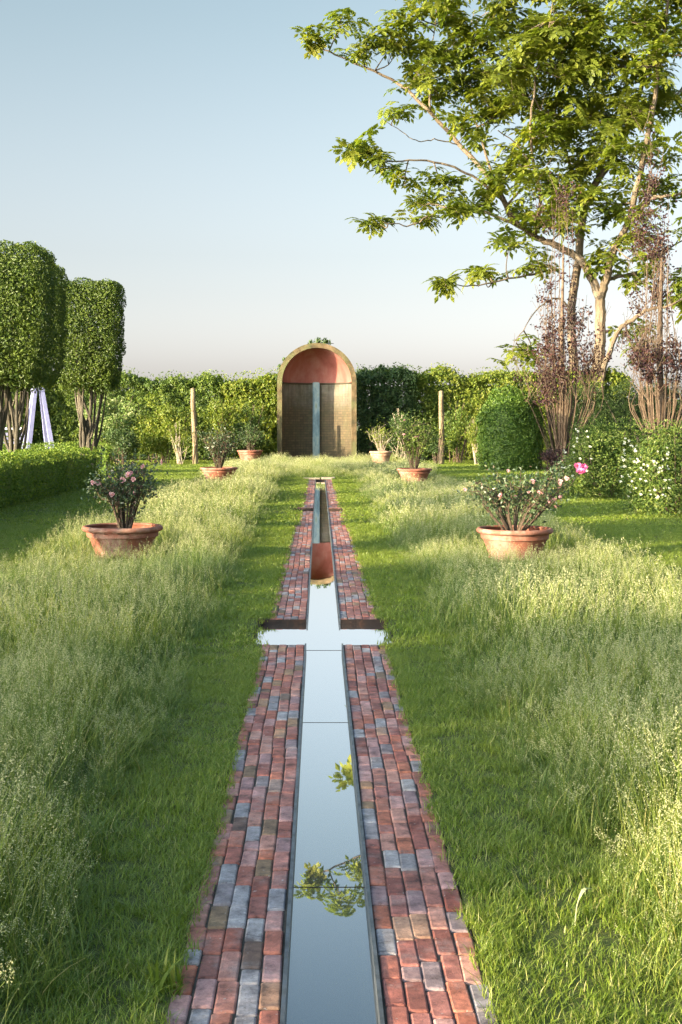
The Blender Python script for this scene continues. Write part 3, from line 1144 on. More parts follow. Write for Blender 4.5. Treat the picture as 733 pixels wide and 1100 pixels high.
# pleached hornbeams on multi-stem trunks (left)
def make_pollard(seed, hx, hy, z0, z1, label, loc, rz=0.0):
    t = thing('pollard_tree', label, 'tree', loc, rz, 'block clipped pollard trees')
    mb = MB()
    P, N = box_points(22000, hx, hy, z0, z1, .17, .06, seed, faces=('x', 'X', 'y', 'Y', 'Z', 'z'), depth=.16)
    # the underside dissolves into the stems
    low = np.clip((z0 + 1.0 - P[:, 2]) / 1.0, 0, 1)
    P[:, :2] *= (1 - .18 * low ** 1.5)[:, None]
    P[:, 2] -= low * rng.random(len(P)) ** 1.5 * .3
    leaves(mb, P, N, .075, .55, .75, .3)
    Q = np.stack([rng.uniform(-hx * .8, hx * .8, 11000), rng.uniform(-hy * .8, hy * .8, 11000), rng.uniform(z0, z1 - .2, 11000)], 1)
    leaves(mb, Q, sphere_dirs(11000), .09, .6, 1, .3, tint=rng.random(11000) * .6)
    mb.build('crown', M['leaf_hornbeam'], t)
    mb = MB()
    r = np.random.default_rng(seed)
    for k in range(5):
        a = k * 2 * np.pi / 5 + r.uniform(-.4, .4)
        d = np.array([math.cos(a), math.sin(a), 0])
        b0 = d * r.uniform(.05, .13)
        sp = r.uniform(.28, .55)
        wob = lambda q: r.normal(0, q, 3) * (1, 1, 0)
        path = smooth_path([b0 + (0, 0, -.05), b0 * 1.3 + wob(.05) + (0, 0, r.uniform(.4, .7)), d * sp * .45 + wob(.07) + (0, 0, r.uniform(1.2, 1.6)),
                            d * sp * .8 + wob(.08) + (0, 0, r.uniform(2.1, 2.5)), d * sp * 1.2 + wob(.08) + (0, 0, z1 - .7)], 18)
        s0 = r.uniform(.65, 1.15)
        tube(mb, path, np.array([.10, .08, .06, .045, .012]) * s0, 8)
        for q in range(2):
            i = r.integers(5, 9)
            o_ = r.uniform(0, 6.28)
            e = path[i] + np.array([math.cos(o_) * .32, math.sin(o_) * .32, 1.5])
            tube(mb, smooth_path([path[i], path[i] * .6 + e * .4 + wob(.06) - (0, 0, .1), e, e + wob(.1) + (0, 0, .9)], 9), np.array([.055, .045, .03, .01]) * s0, 6)
    mb.build('trunk', M['bark_grey'], t)
    return t


pol1 = make_pollard(11, 1.25, 1.15, 2.65, 5.58, 'tall block clipped pollard tree at the left edge, nearest of the three crowns', (-7.45, 29.0, 0))
pol2 = make_pollard(12, 1.2, .95, 2.75, 5.75, 'block clipped pollard tree mostly hidden behind the nearest clipped crown', (-8.05, 33.6, 0))
pol3 = make_pollard(13, .93, .95, 2.8, 5.78, 'block clipped pollard tree with its whole crown clear against the sky, behind the hedge end', (-6.90, 38.0, 0))

# ------------------------------------------------------------------ tall boundary hedge and the shrubs in front of it
def tall_hedge(x0, x1, y, h, dep, label, seed, mat='leaf_hedge', n=26000, size=.14, name='tall_hedge', core=True):
    t = thing(name, label, 'hedge', ((x0 + x1) / 2, y, 0), 0, 'tall boundary hedges')
    hx = (x1 - x0) / 2
    mb = MB()
    n = int(n * 1.35)
    P, N = box_points(n, hx, dep, 0, h, .35, .12, seed, faces=('x', 'X', 'y', 'Y', 'Z'), depth=.4)
    lump = .5 * noise3(P, 1.6, seed + 7) + .5 * noise3(P, 3.4, seed + 8)
    P -= N * (.30 * np.clip(-lump, 0, 1.2) - .12 * np.clip(lump, 0, 1))[:, None] * np.clip(1.2 - P[:, 2:3] / h * .6, 0, 1)
    P[:, 2] += np.clip(P[:, 2] / h - .3, 0, .7) * .22 * noise3(P * [1, .2, 0], 2.2, seed + 5)
    leaves(mb, P, N, size, .6, .85, .3)
    k = n // 40
    tops = np.stack([rng.uniform(-hx, hx, k), rng.uniform(-dep * .5, dep * .3, k), h + rng.random(k) ** 2 * .45 - .12], 1)
    tops[:, 2] += .15 * noise3(tops * [1, .2, 0], 2.2, seed + 5)
    leaves(mb, tops, sphere_dirs(k), size * .8, .5, .8, 0)
    if core: core_box(mb, hx - .6, dep - .6, .1, h - .55)
    mb.build('foliage', M[mat], t)
    mb = MB()
    for _ in range(int(hx * 5)):
        x = rng.uniform(-hx + .2, hx - .2)
        yy = rng.uniform(-dep * .75, -dep * .3)
        tube(mb, smooth_path([(x, yy, -.05), (x + rng.normal(0, .1), yy + rng.normal(0, .1), h * .4), (x + rng.normal(0, .25), yy, h * .8)], 6), [.04, .03, .015], 5)
    mb.build('stems', M['bark_grey'], t)
    return t


tall_hedge(-12.6, -4.2, 55.6, 3.55, 1.2, 'long tall boundary hedge stretch left of the leaning timber post', 21)
tall_hedge(-4.3, -1.75, 55.2, 3.6, 1.1, 'tall yellow green boundary hedge stretch directly left of the arched niche', 22, 'leaf_yellow', 12000)
tall_hedge(1.6, 4.1, 55.4, 3.75, 1.2, 'tall dark green boundary hedge stretch directly right of the arched niche', 23, 'leaf_dark', 12000)
tall_hedge(4.0, 13.4, 55.8, 3.8, 1.2, 'tall yellow green boundary hedge stretch behind the clipped dome shrub', 24, 'leaf_yellow', 24000)
tall_hedge(8.9, 13.2, 47.6, 3.05, .8, 'dark clipped yew hedge behind the purple leaved trees', 25, 'leaf_yew', 15000, .07)
tall_hedge(13.0, 24, 50.5, 3.1, .9, 'dark clipped yew hedge running out of the photo on the right', 26, 'leaf_yew', 14000, .09)
tall_hedge(-24, -12.4, 54.5, 3.4, 1.2, 'tall boundary hedge stretch behind the painted obelisk and pollard trunks', 27)


def shrub(name, label, x, y, w, h, mat, n, leaf, seed, stems=10, stem_mat='bark_dark', dep=None, rel=.42, lumps=14, shell=.55, cat='shrub', group=None, droop=.3,
          spread_=.8, stem_r=.018, z0=.12, parent_parts=True):
    t = thing(name, label, cat, (x, y, 0), 0, group)
    dep = dep or w * .8
    C, Rr = lumpy(0, 0, z0, w / 2, dep / 2, h - z0, lumps, rel, seed)
    mb = MB()
    P, N = blob_points(n, C, Rr, shell=shell, up=.3)
    P[:, 2] = np.maximum(P[:, 2], .02 + rng.random(n) * .1)
    leaves(mb, P, N, leaf, .55, spread_, droop)
    mb.build('foliage', M[mat], t)
    mb = MB()
    r = np.random.default_rng(seed + 500)
    for k in range(stems):
        c = C[r.integers(len(C))]
        b = np.array([r.normal(0, w * .06), r.normal(0, w * .05), -.04])
        mid = (b + c) / 2 + np.array([r.normal(0, w * .05), r.normal(0, w * .05), h * .05])
        tube(mb, smooth_path([b, mid, c, c + (c - mid) * .5], 9), [stem_r, stem_r * .7, stem_r * .3], 5)
    mb.build('stems', M[stem_mat], t)
    return t


grp = 'mixed shrubs along the boundary hedge'
shrub('dogwood_shrub', 'spreading pale leaved shrub in tiers right of the last pollard trunk', -8.3, 51.0, 3.2, 2.9, 'leaf_pale', 5200, .13, 31, 10, 'twig_tan', rel=.3, lumps=26, group=grp)
shrub('dogwood_shrub', 'broad sunlit shrub with layered yellow green tiers left of the leaning post', -6.2, 50.6, 3.0, 3.0, 'leaf_yellow', 5600, .12, 32, 10, 'twig_tan', rel=.28, lumps=26, group=grp)
shrub('green_shrub', 'dark green rounded shrub behind the left rose pot at the hedge foot', -7.6, 49.3, 1.8, 1.5, 'leaf_dark', 3000, .09, 33, 8, group=grp)
shrub('twiggy_shrub', 'thin twiggy yellowish shrub at the foot of the left timber post', -5.45, 49.6, .95, 1.75, 'leaf_yellow', 800, .07, 34, 26, 'twig_pale', rel=.3, lumps=16, group=grp, stem_r=.013)
shrub('green_shrub', 'tall loose yellow green shrub right of the left timber post', -4.0, 51.0, 1.6, 3.1, 'leaf_yellow', 2600, .10, 35, 16, 'twig_tan', rel=.34, lumps=18, group=grp)
shrub('twiggy_shrub', 'shrub with many bare brown stems just left of the niche', -2.9, 51.8, 1.6, 2.9, 'leaf_hedge', 2200, .09, 36, 34, 'twig_tan', rel=.3, lumps=18, group=grp, stem_r=.016)
shrub('twiggy_shrub', 'shrub with pale bare forked branches right of the niche', 3.3, 51.6, 2.0, 2.7, 'leaf_dark', 1500, .09, 37, 34, 'twig_pale', rel=.3, lumps=20, group=grp, stem_r=.02)
shrub('green_shrub', 'loose yellow leaved shrub right of the right timber post', 5.5, 51.5, 1.9, 2.6, 'leaf_hedge', 3000, .10, 38, 14, 'twig_tan', rel=.3, lumps=20, group=grp)
shrub('twiggy_shrub', 'sunlit shrub with slender pale stems left of the clipped dome shrub', 6.1, 49.6, 1.2, 2.3, 'leaf_yellow', 1300, .08, 39, 24, 'twig_pale', rel=.3, lumps=16, group=grp, stem_r=.014)
shrub('green_shrub', 'dark bushy shrub with glossy leaves between niche and pale pot', 2.0, 53.2, 1.0, 2.3, 'leaf_dark', 1700, .09, 40, 8, group=grp)
shrub('green_shrub', 'dark shrub at the foot of the right timber post', 4.6, 50.4, 1.1, 1.3, 'leaf_dark', 1300, .09, 41, 8, group=grp)

# timber posts
def post(name, label, x, y, h, w, tilt):
    t = thing(name, label, 'post', (x, y, 0), 0, 'timber posts by the hedge')
    t.rotation_euler = (0, tilt, .3)
    mb = MB()
    z = np.linspace(-.1, h, 9)
    P = np.stack([.02 * np.sin(z * 2.1), .02 * np.cos(z * 1.7), z], 1)
    tube(mb, P, [w * .55, w * .5, w * .46], 10)
    mb.build('pole', M['post_wood'], t)
    mb = MB()
    for _ in range(3):
        a0 = rng.uniform(0, 6.28)
        zz = np.linspace(.05, h * rng.uniform(.5, .85), 20)
        rr = w * .56
        tube(mb, np.stack([rr * np.cos(a0 + zz * 1.5), rr * np.sin(a0 + zz * 1.5), zz], 1), .012, 5)
    mb.build('vine_stem', M['twig_tan'], t)
    P = np.stack([rng.normal(0, w * .55, 120), rng.normal(0, w * .55, 120), rng.uniform(.2, h * .75, 120)], 1)
    mb = MB(); leaves(mb, P, sphere_dirs(120), .07, .6, 1, .2)
    mb.build('vine_leaves', M['leaf_yellow'], t)
    return t


post('timber_post', 'mossy timber post standing among shrubs left of the niche', -4.85, 49.6, 2.95, .20, -.03)
post('timber_post', 'pale timber post standing among shrubs right of the niche', 4.72, 49.6, 2.85, .20, .0)

# climbing growth behind and over the niche
v = thing('climbing_vine', 'leafy vine peeping over the top and left shoulder of the niche', 'climber', (NX, NY + 1.85, 0))
mb = MB()
path = smooth_path([(-1.3, .1, 0), (-1.5, .05, 2), (-1.45, 0, 3.6), (-.9, -.1, 4.6), (.1, -.3, 4.98), (.7, -.4, 4.95)], 24)
tube(mb, path, [.035, .03, .012], 6)
mb.build('stem', M['bark_dark'], v)
mb = MB()
C = np.array([(.05, -.4, 5.05), (.38, -.5, 5.0), (-.25, -.3, 4.98), (-1.52, -.2, 3.95), (-1.62, -.1, 3.5), (-1.35, -.1, 4.3)])
P, N = blob_points(420, C, np.array([.17, .2, .13, .16, .16, .1]), shell=.9, up=.4)
leaves(mb, P, N, .13, .5, .7, .5)
mb.build('foliage', M['leaf_dark'], v)

# ------------------------------------------------------------------ clipped dome, shrubs with white flowers (right)
t = thing('clipped_dome', 'clipped bright green beehive dome shrub right of the hedge', 'topiary', (6.55, 44.0, 0))
mb = MB()
n = 15000
u = rng.random(n); a = rng.uniform(0, 6.283, n)
z = u * 2.92
prof = np.interp(z, [0, .4, 1.0, 1.6, 2.1, 2.5, 2.75, 2.92], [1.05, 1.12, 1.13, 1.08, .96, .74, .48, .0])
k = rng.random(n) < np.clip(prof / 1.13 + .15, 0, 1)
a, z, prof = a[k], z[k], prof[k]
n = len(a)
slope = np.clip((z - 1.2) / 1.7, 0, 1)
N = unit(np.stack([np.cos(a), np.sin(a), slope * 1.6], 1))
P = np.stack([prof * np.cos(a), prof * np.sin(a), z], 1)
P += N * (.045 * noise3(P, 4, 61) + .03 * noise3(P, 10, 62) - .16 * rng.random(n) ** 2)[:, None]
leaves(mb, P, N, .085, .6, .95, .2)
lathe(mb, [(.01, 0), (.9, .05), (.95, 1.0), (.8, 2.0), (.4, 2.55), (.01, 2.7)], 24)
mb.build('foliage', M['leaf_ball'], t)
mb = MB(); tube(mb, [(0, 0, -.05), (0, 0, .5), (0, 0, 1.2)], [.08, .06, .04], 8); mb.build('trunk', M['bark_dark'], t)


def flower_mesh(name, mat, r, petals=14, seed=0):
    mb = MB()
    rr = np.random.default_rng(seed)
    for k in range(petals):
        a = k * 2.4 + rr.uniform(-.2, .2)
        tilt = .25 + .9 * k / petals
        rad = r * (1 - .55 * k / petals)
        d = np.array([math.cos(a), math.sin(a), 0])
        s = np.array([-math.sin(a), math.cos(a), 0])
        upv = np.array([0, 0, 1])
        tip = d * rad * math.cos(tilt) + upv * rad * math.sin(tilt)
        mid = tip * .6 + upv * r * .05
        w = rad * .5
        V = [d * .02 * r, mid - s * w, mid + s * w, tip - s * w * .6 + upv * r * .1, tip + s * w * .6 + upv * r * .1]
        mb.add(V, [(0, 2, 1)], 0, rr.random())
        mb.add(np.zeros((0, 3)), np.array([(1, 2, 4, 3)]) - 5, 0, rr.random())
    return mb.mesh(name, mat)


FM = {'pink': [flower_mesh('blossom', M['petal_pink'], .038, 14, s) for s in range(3)],
      'magenta': [flower_mesh('blossom', M['petal_magenta'], .085, 20, s) for s in range(2)],
      'white': [flower_mesh('blossom', M['petal_white'], .045, 9, s) for s in range(3)]}


def blossoms(t, pts, col, scale=1.0, facing=(-.3, -.8, .5)):
    for p in pts:
        o = bpy.data.objects.new('blossom', FM[col][rng.integers(len(FM[col]))])
        COL.objects.link(o)
        o.parent = t
        o.location = p
        d = Vector(np.array(facing) + rng.normal(0, .35, 3)).normalized()
        o.rotation_euler = d.to_track_quat('Z', 'Y').to_euler()
        s = scale * rng.uniform(.75, 1.2)
        o.scale = (s, s, s)


def border_shrub(label, x, y, hx, hy, h, seed, flower_pts, size):
    flower_pts = [(p[0] * (1 - .28 * max(0, p[2] / h - .55) - .1 * (p[2] < .5)), p[1] * (1 - .28 * max(0, p[2] / h - .55)) * (1 - .25 * max(0, abs(p[0] / hx) - .6)), p[2]) for p in flower_pts]
    t = thing('flowering_shrub', label, 'shrub', (x, y, 0), 0, 'rounded border shrubs right of the lawn')
    mb = MB()
    P, N = box_points(13500, hx, hy, -.75, h, .70, .09, seed, depth=.25)
    ok = P[:, 2] > .02
    P, N = P[ok], N[ok]
    leaves(mb, P, N, .058, .5, .9, .3)
    k = 500
    Q = np.stack([rng.uniform(-hx * .8, hx * .8, k), rng.uniform(-hy * .8, hy * .8, k), h + rng.random(k) ** 2 * .22 - .06], 1)
    leaves(mb, Q, sphere_dirs(k), .055, .45, .8, 0)
    k = 2600
    Q = np.stack([rng.normal(0, hx * .42, k), rng.normal(0, hy * .42, k), rng.uniform(.05, h * .8, k)], 1)
    leaves(mb, Q, sphere_dirs(k), .075, .6, 1, .2, tint=rng.random(k) * .5)
    mb.build('foliage', M['leaf_shrub'], t)
    mb = MB()
    for _ in range(16):
        a = rng.uniform(0, 6.28)
        tube(mb, smooth_path([(.1 * math.cos(a), .1 * math.sin(a), -.04), (hx * .6 * math.cos(a), hy * .6 * math.sin(a), h * .5), (hx * .8 * math.cos(a), hy * .8 * math.sin(a), h * .9)], 6), [.016, .006], 5)
    mb.build('stems', M['bark_dark'], t)
    blossoms(t, flower_pts, 'white', size)
    return t


def face_pts(k, hx, hy, zlo, zhi, xlo, xhi, yfront=True):
    out = []
    for _ in range(k):
        if yfront:
            out.append((rng.uniform(xlo, xhi) * hx, -hy - rng.uniform(-.03, .04), rng.uniform(zlo, zhi)))
        else:
            out.append((-hx - rng.uniform(-.03, .04), rng.uniform(-hy, hy * .6), rng.uniform(zlo, zhi)))
    return out


border_shrub('rounded dark leaved border shrub with a few white blossoms, farther of the two', 6.15, 27.6, .80, .9, 1.58, 71,
             face_pts(8, .82, 1.0, .6, 1.55, -1, -.6) + face_pts(14, .82, 1.0, .5, 1.5, 0, 0, False), .75)
border_shrub('nearer border shrub with white blossoms massed on its left side, at the photo edge', 6.25, 22.4, .86, .95, 1.52, 72,
             face_pts(34, .88, 1.0, .3, 1.3, -.95, -.45) + face_pts(44, .88, 1.0, .25, 1.35, 0, 0, False), .6)

t = thing('peony_plant', 'peony with large magenta pink blooms beside the farther border shrub', 'plant', (5.26, 26.3, 0))
mb = MB(); mb2 = MB()
tips = [(.02, -.1, .72), (.14, -.08, .70), (.06, -.2, .60), (-.2, 0, .5), (.25, .1, .5)]
for p in tips:
    tube(mb, smooth_path([(0, 0, -.02), (p[0] * .4, p[1] * .4, p[2] * .6), p], 6), [.008, .005], 5)
mb.build('stems', M['leaf_dark'], t)
P, N = blob_points(420, np.array(tips) * [1, 1, .6], np.full(5, .2), shell=.9, up=.4)
P[:, 2] = np.maximum(P[:, 2], .02)
leaves(mb2, P, N, .09, .4, .8, .3); mb2.build('foliage', M['leaf_shrub'], t)
blossoms(t, tips[:3], 'magenta', 1.3)

shrub('purple_perennial', 'low smoky purple leaved plant under the bare stemmed purple tree', 7.0, 38.5, 1.5, 1.1, 'leaf_purple', 1100, .07, 81, 14, cat='plant', lumps=12)
shrub('grey_perennial', 'small grey green plant left of the white flowered border shrub', 6.0, 31.0, .9, .95, 'leaf_rose', 900, .06, 82, 12, cat='plant', lumps=12)

# ------------------------------------------------------------------ fastigiate purple trees
def purple_tree(label, x, y, h, seed, w=1.15, nleaf=6500, base_w=.28, nst=64):
    t = thing('purple_tree', label, 'tree', (x, y, 0), 0, 'upright purple leaved trees')
    r = np.random.default_rng(seed)
    mb = MB()
    ends = []
    for k in range(nst):
        a = r.uniform(0, 6.28); q = math.sqrt(r.random())
        d = np.array([math.cos(a) * q, math.sin(a) * q, 0])
        tall = r.random() < .18
        top = h * r.uniform(.55, 1.0) if tall else r.uniform(2.3, 3.4)
        wid = w * (1.0 if not tall else .75)
        if tall:
            pts = [d * base_w + (0, 0, -.05), d * wid * .55 + (0, 0, 1.3), d * wid * .8 + (0, 0, 3.0), d * wid * .8 + r.normal(0, .1, 3) + (0, 0, top * .7), d * wid * .45 + r.normal(0, .12, 3) + (0, 0, top)]
            path = smooth_path(pts, 16)
            tube(mb, path, [.04, .03, .02, .012, .005], 6)
            ends.append(path[4:])
        else:
            pts = [d * base_w + (0, 0, -.05), d * wid * .6 + (0, 0, 1.2), d * wid * 1.05 + (0, 0, 2.2) + r.normal(0, .06, 3), d * wid * 1.1 + r.normal(0, .08, 3) + (0, 0, top)]
            path = smooth_path(pts, 9)
            tube(mb, path, [.022, .018, .012, .006], 5)
            if r.random() < .4: ends.append(path[6:])
    tube(mb, smooth_path([(0, 0, -.1), (.03, 0, 1.5), (-.03, .05, 4), (.04, 0, h * .8)], 12), [.17, .13, .09, .02], 8)
    # fine upright twigs
    for k in range(420):
        e = ends[r.integers(len(ends))]
        p = e[r.integers(len(e))]
        q = p + np.array([r.normal(0, .3), r.normal(0, .3), r.uniform(.35, 1.0)])
        tube(mb, [p, (p + q) / 2 + r.normal(0, .03, 3), q], [.009, .004], 4, cap=False)
        ends.append(np.array([p, (p + q) / 2, q]))
    mb.build('trunk', M['twig_tan'], t)
    mb = MB()
    E = np.concatenate(ends)
    E = E[E[:, 2] > 2.2]
    base = E[rng.integers(0, len(E), nleaf)]
    # leaves gather in clumps
    cl = noise3(base, 1.9, seed) > .0
    base = base[cl]
    P = base + rng.normal(0, .10, (len(base), 3))
    leaves(mb, P, sphere_dirs(len(P)), .105, .65, 1, .3)
    mb.build('crown', M['leaf_purple'], t)
    return t


purple_tree('upright purple leaved tree with a vase of bare brown stems behind the clipped dome', 8.25, 43.4, 9.6, 91, 1.2, 9000)
purple_tree('upright purple leaved tree with grey stems at the right edge of the photo', 10.9, 40.8, 9.4, 92, 1.15, 9500, .3, 60)

# ------------------------------------------------------------------ the large pale-barked tree with pinnate leaves
TD = 55.0
tb = at(645, 470, TD); tb[2] = 0
tree = thing('walnut_tree', 'large spreading tree with pale trunk and big compound leaves above the right border', 'tree', tuple(tb))


def W(x, y, dd=0.0):
    p = at(x, y, TD + dd)
    return p - tb


limbs = [  # photo pixels along each limb, depth offset at start and end, radii
    ([(641, 490), (641, 440), (643, 400), (645, 360), (645, 322)], 0, 0, (.34, .27, .24, .22)),
    ([(645, 322), (652, 300), (658, 273), (676, 237), (683, 205), (695, 150), (703, 110), (707, 68), (716, 20), (720, -60)], 0, -2.0, (.19, .15, .12, .09, .03)),
    ([(645, 322), (634, 295), (622, 278), (600, 265), (575, 254), (551, 234), (533, 201), (495, 156), (459, 118), (427, 89), (377, 66), (341, 50)], 0, 1.5, (.19, .17, .14, .12, .09, .06, .03)),
    ([(554, 236), (540, 215), (527, 204), (495, 183), (454, 172), (418, 174), (395, 168)], .5, -2, (.08, .06, .04, .02)),
    ([(575, 254), (542, 236), (495, 221), (462, 232), (442, 242), (412, 239)], .2, -3, (.08, .06, .04, .015)),
    ([(600, 290), (585, 292), (554, 298), (507, 307), (480, 304)], .2, -2.5, (.07, .05, .03, .015)),
    ([(617, 480), (617, 400), (614, 333), (621, 285), (630, 215), (654, 177), (672, 140), (684, 110), (700, 60), (715, 10), (735, -60)], 1.2, 2.5, (.22, .19, .17, .13, .09, .03)),
    ([(643, 432), (650, 392), (664, 357), (680, 343), (700, 332), (725, 326), (760, 300)], 0, -2, (.15, .11, .09, .06, .03)),
    ([(683, 229), (704, 212), (731, 208), (780, 180), (830, 150)], -.5, -3, (.09, .07, .04, .02)),
    ([(533, 201), (520, 160), (505, 110), (500, 60), (510, 10)], .8, 3, (.06, .05, .03, .015)),
    ([(462, 120), (462, 90), (463, 59), (470, 12), (480, -15)], 1.3, 1.0, (.05, .04, .02, .01)),
    ([(575, 254), (580, 210), (570, 150), (575, 90), (590, 30), (600, -40)], .2, -2.5, (.09, .07, .05, .03, .015)),
    ([(630, 215), (610, 170), (600, 110), (620, 50), (640, -20)], 1.3, 4, (.08, .06, .04, .02)),
    ([(614, 333), (598, 320), (580, 330), (562, 355), (552, 375)], 1.2, 0, (.05, .04, .02, .01)),
    ([(684, 136), (720, 110), (760, 60), (810, 20)], 2, 3.5, (.07, .05, .03, .015)),
    ([(654, 300), (690, 290), (730, 260), (790, 240)], 0, 2.5, (.09, .06, .03, .015)),
    ([(495, 156), (470, 150), (450, 152), (430, 140), (412, 128)], 1, -1, (.03, .02, .012)),
    ([(545, 220), (570, 190), (560, 160), (535, 140)], .3, -2, (.05, .035, .02)),
]
mbt = MB()
nodes = []
for pts, d0, d1, rad in limbs:
    k = len(pts)
    P = [W(x, y, d0 + (d1 - d0) * i / (k - 1)) for i, (x, y) in enumerate(pts)]
    path = smooth_path(P, k * 5)
    path[2:-1] += rng.normal(0, .02, path[2:-1].shape)
    tube(mbt, path, np.interp(np.linspace(0, 1, len(path)), np.linspace(0, 1, len(rad)), rad), 9)
    nodes.append(path[len(path) // 4:])
nodes = np.concatenate(nodes)

# clumps of foliage: (x, y, rx, ry) in photo pixels
cl4 = [(66, 70, 27, 15), (115, 45, 26, 18), (160, 82, 36, 26), (215, 75, 40, 30), (235, 25, 36, 22), (300, 25, 46, 26), (360, 60, 46, 36), (300, 100, 46, 30),
       (250, 130, 36, 26), (340, 140, 56, 36), (410, 120, 56, 46), (440, 170, 46, 36), (390, 200, 46, 36), (290, 170, 36, 20), (215, 205, 26, 16), (330, 232, 28, 20),
       (148, 272, 30, 13), (190, 290, 34, 15), (228, 330, 28, 13), (290, 320, 30, 20), (270, 370, 40, 17), (320, 385, 46, 16), (370, 372, 36, 16), (183, 407, 28, 8),
       (262, 400, 30, 12), (390, 330, 36, 26), (430, 300, 46, 30), (470, 330, 46, 36), (500, 40, 56, 36), (570, 50, 56, 40), (640, 40, 56, 36), (705, 30, 46, 36),
       (520, 110, 56, 36), (600, 120, 56, 36), (680, 110, 46, 36), (500, 200, 56, 46), (570, 210, 56, 46), (640, 200, 56, 36), (700, 180, 46, 36), (550, 290, 56, 36),
       (480, 240, 46, 36), (620, 280, 46, 36), (690, 270, 36, 26), (420, 440, 36, 18), (460, 480, 34, 20), (372, 493, 34, 13), (303, 514, 24, 9), (480, 400, 46, 34),
       (540, 380, 46, 34), (600, 370, 36, 34), (640, 420, 36, 34), (690, 340, 36, 30), (660, 480, 36, 26), (455, 640, 40, 22), (655, 620, 36, 26), (600, 470, 34, 24),
       (440, 390, 34, 22), (560, 150, 50, 40), (450, 60, 40, 22), (470, 90, 40, 30)]
clumps = [(300 + a / 1.693, b / 1.693, c / 1.693, d / 1.693) for a, b, c, d in cl4]
clumps += [(x, y, 26, 20) for x, y in ((560, -10), (600, -40), (640, -70), (700, -60), (740, -20), (770, 40), (780, 110), (770, 190), (820, 60), (830, 150),
                                       (760, 250), (800, 250), (740, 310), (760, -90), (690, -110), (540, 10), (830, -10), (870, 100), (620, -10), (480, -5), (685, -20))]
ros = []
for (x, y, rx, ry) in clumps:
    cnt = int(max(9, rx * ry / 18))
    for lobe in range(2 if rx > 20 else 1):
        dd = rng.normal(0, 1.6) if x > 470 else rng.normal(.5, .7)
        if x < 425 and y > 140: dd = -2 + rng.normal(0, .4)
        c = W(x, y, dd)
        j = np.argmin(np.linalg.norm((nodes - c) * [1, .7, 1.2], axis=1))
        nd = nodes[j]
        mid = (nd + c) / 2 + np.array([0, 0, -.1]) + rng.normal(0, .12, 3)
        tw = smooth_path([nd, mid, c], 8)
        tube(mbt, tw, [.035, .022, .012], 5)
        m = cnt // (2 if rx > 20 else 1)
        sx, sz = rx / F_PX * TD, ry / F_PX * TD
        for _ in range(m):
            p = c + np.array([rng.normal(0, sx * .5), rng.normal(0, max(.4, sx * .45)), rng.normal(0, sz * .62)])
            ros.append(p)
            if rng.random() < .55:
                s = tw[rng.integers(3, 8)]
                q = (s + p) / 2 + np.array([0, 0, rng.normal(0, .08) - .04])
                tube(mbt, [s, q, p - (0, 0, .05)], [.012, .005], 4, cap=False)
mbt.build('trunk', M['bark_pale'], tree)
ros = np.array(ros)


def pinnate(n_leaf):
    """unit rosette: pinnate leaves radiating and drooping from one twig tip"""
    P, Tt, Nn, Sz = [], [], [], []
    for k in range(n_leaf):
        a = 2 * np.pi * k / n_leaf + rng.uniform(-.4, .4)
        d = np.array([math.cos(a), math.sin(a), 0])
        rise = rng.uniform(.1, .75)
        L = rng.uniform(.34, .54)
        s = np.array([-d[1], d[0], 0])
        for j in range(5):
            t = .25 + .7 * j / 4
            c = d * L * t + np.array([0, 0, L * (rise * t - .5 * t * t)])
            slope = rise - 1.0 * t
            fw = unit(d + np.array([0, 0, slope]))
            up = np.cross(s, fw) * -1
            sides = (-1, 1) if j < 4 else (0,)
            for sd in sides:
                dirv = unit(fw * .55 + s * sd * .9 + np.array([0, 0, -.12]))
                P.append(c); Tt.append(dirv); Nn.append(up); Sz.append(rng.uniform(.20, .30) * (1 if sd else 1.2))
    return np.array(P), np.array(Tt), np.array(Nn), np.array(Sz)


mb = MB()
temps = [pinnate(k) for k in (3, 4, 4, 5, 5, 6)]
sel = rng.integers(0, len(temps), len(ros))
for k, (P, Tt, Nn, Sz) in enumerate(temps):
    Q = ros[sel == k]
    if len(Q) == 0: continue
    a = rng.uniform(0, 6.283, len(Q))
    ca, sa = np.cos(a), np.sin(a)
    RM = np.zeros((len(Q), 3, 3)); RM[:, 0, 0] = ca; RM[:, 0, 1] = -sa; RM[:, 1, 0] = sa; RM[:, 1, 1] = ca; RM[:, 2, 2] = 1
    tl = rng.normal(0, .3, (len(Q), 2))
    TX = np.zeros((len(Q), 3, 3)); TX[:] = np.eye(3); TX[:, 0, 2] = tl[:, 0]; TX[:, 2, 0] = -tl[:, 0]; TX[:, 1, 2] = tl[:, 1]; TX[:, 2, 1] = -tl[:, 1]
    RM = TX @ RM
    sc_ = rng.uniform(.8, 1.2, len(Q))
    rot = lambda X: np.einsum('qij,pj->qpi', RM, X)
    p = Q[:, None] + rot(P) * sc_[:, None, None]
    tdir, nn = rot(Tt), rot(Nn)
    w = np.cross(nn, tdir)
    L = (Sz[None] * sc_[:, None])[..., None]
    a_, b_, c_, d_ = p, p + tdir * L * .5 + w * L * .23 + nn * L * .06, p + tdir * L, p + tdir * L * .5 - w * L * .23 + nn * L * .06
    V = np.stack([a_, b_, c_, d_], 2).reshape(-1, 3)
    m = len(V) // 4
    i = np.arange(m)[:, None] * 4
    tint = np.clip(np.repeat(rng.random(len(Q)), len(P)) * .7 + rng.random(m) * .3, 0, 1)
    mb.add(V, np.concatenate([i + np.array([[0, 1, 2]]), i + np.array([[0, 2, 3]])]), 0, np.concatenate([tint, tint]))
mb.build('crown', M['leaf_tree'], tree)

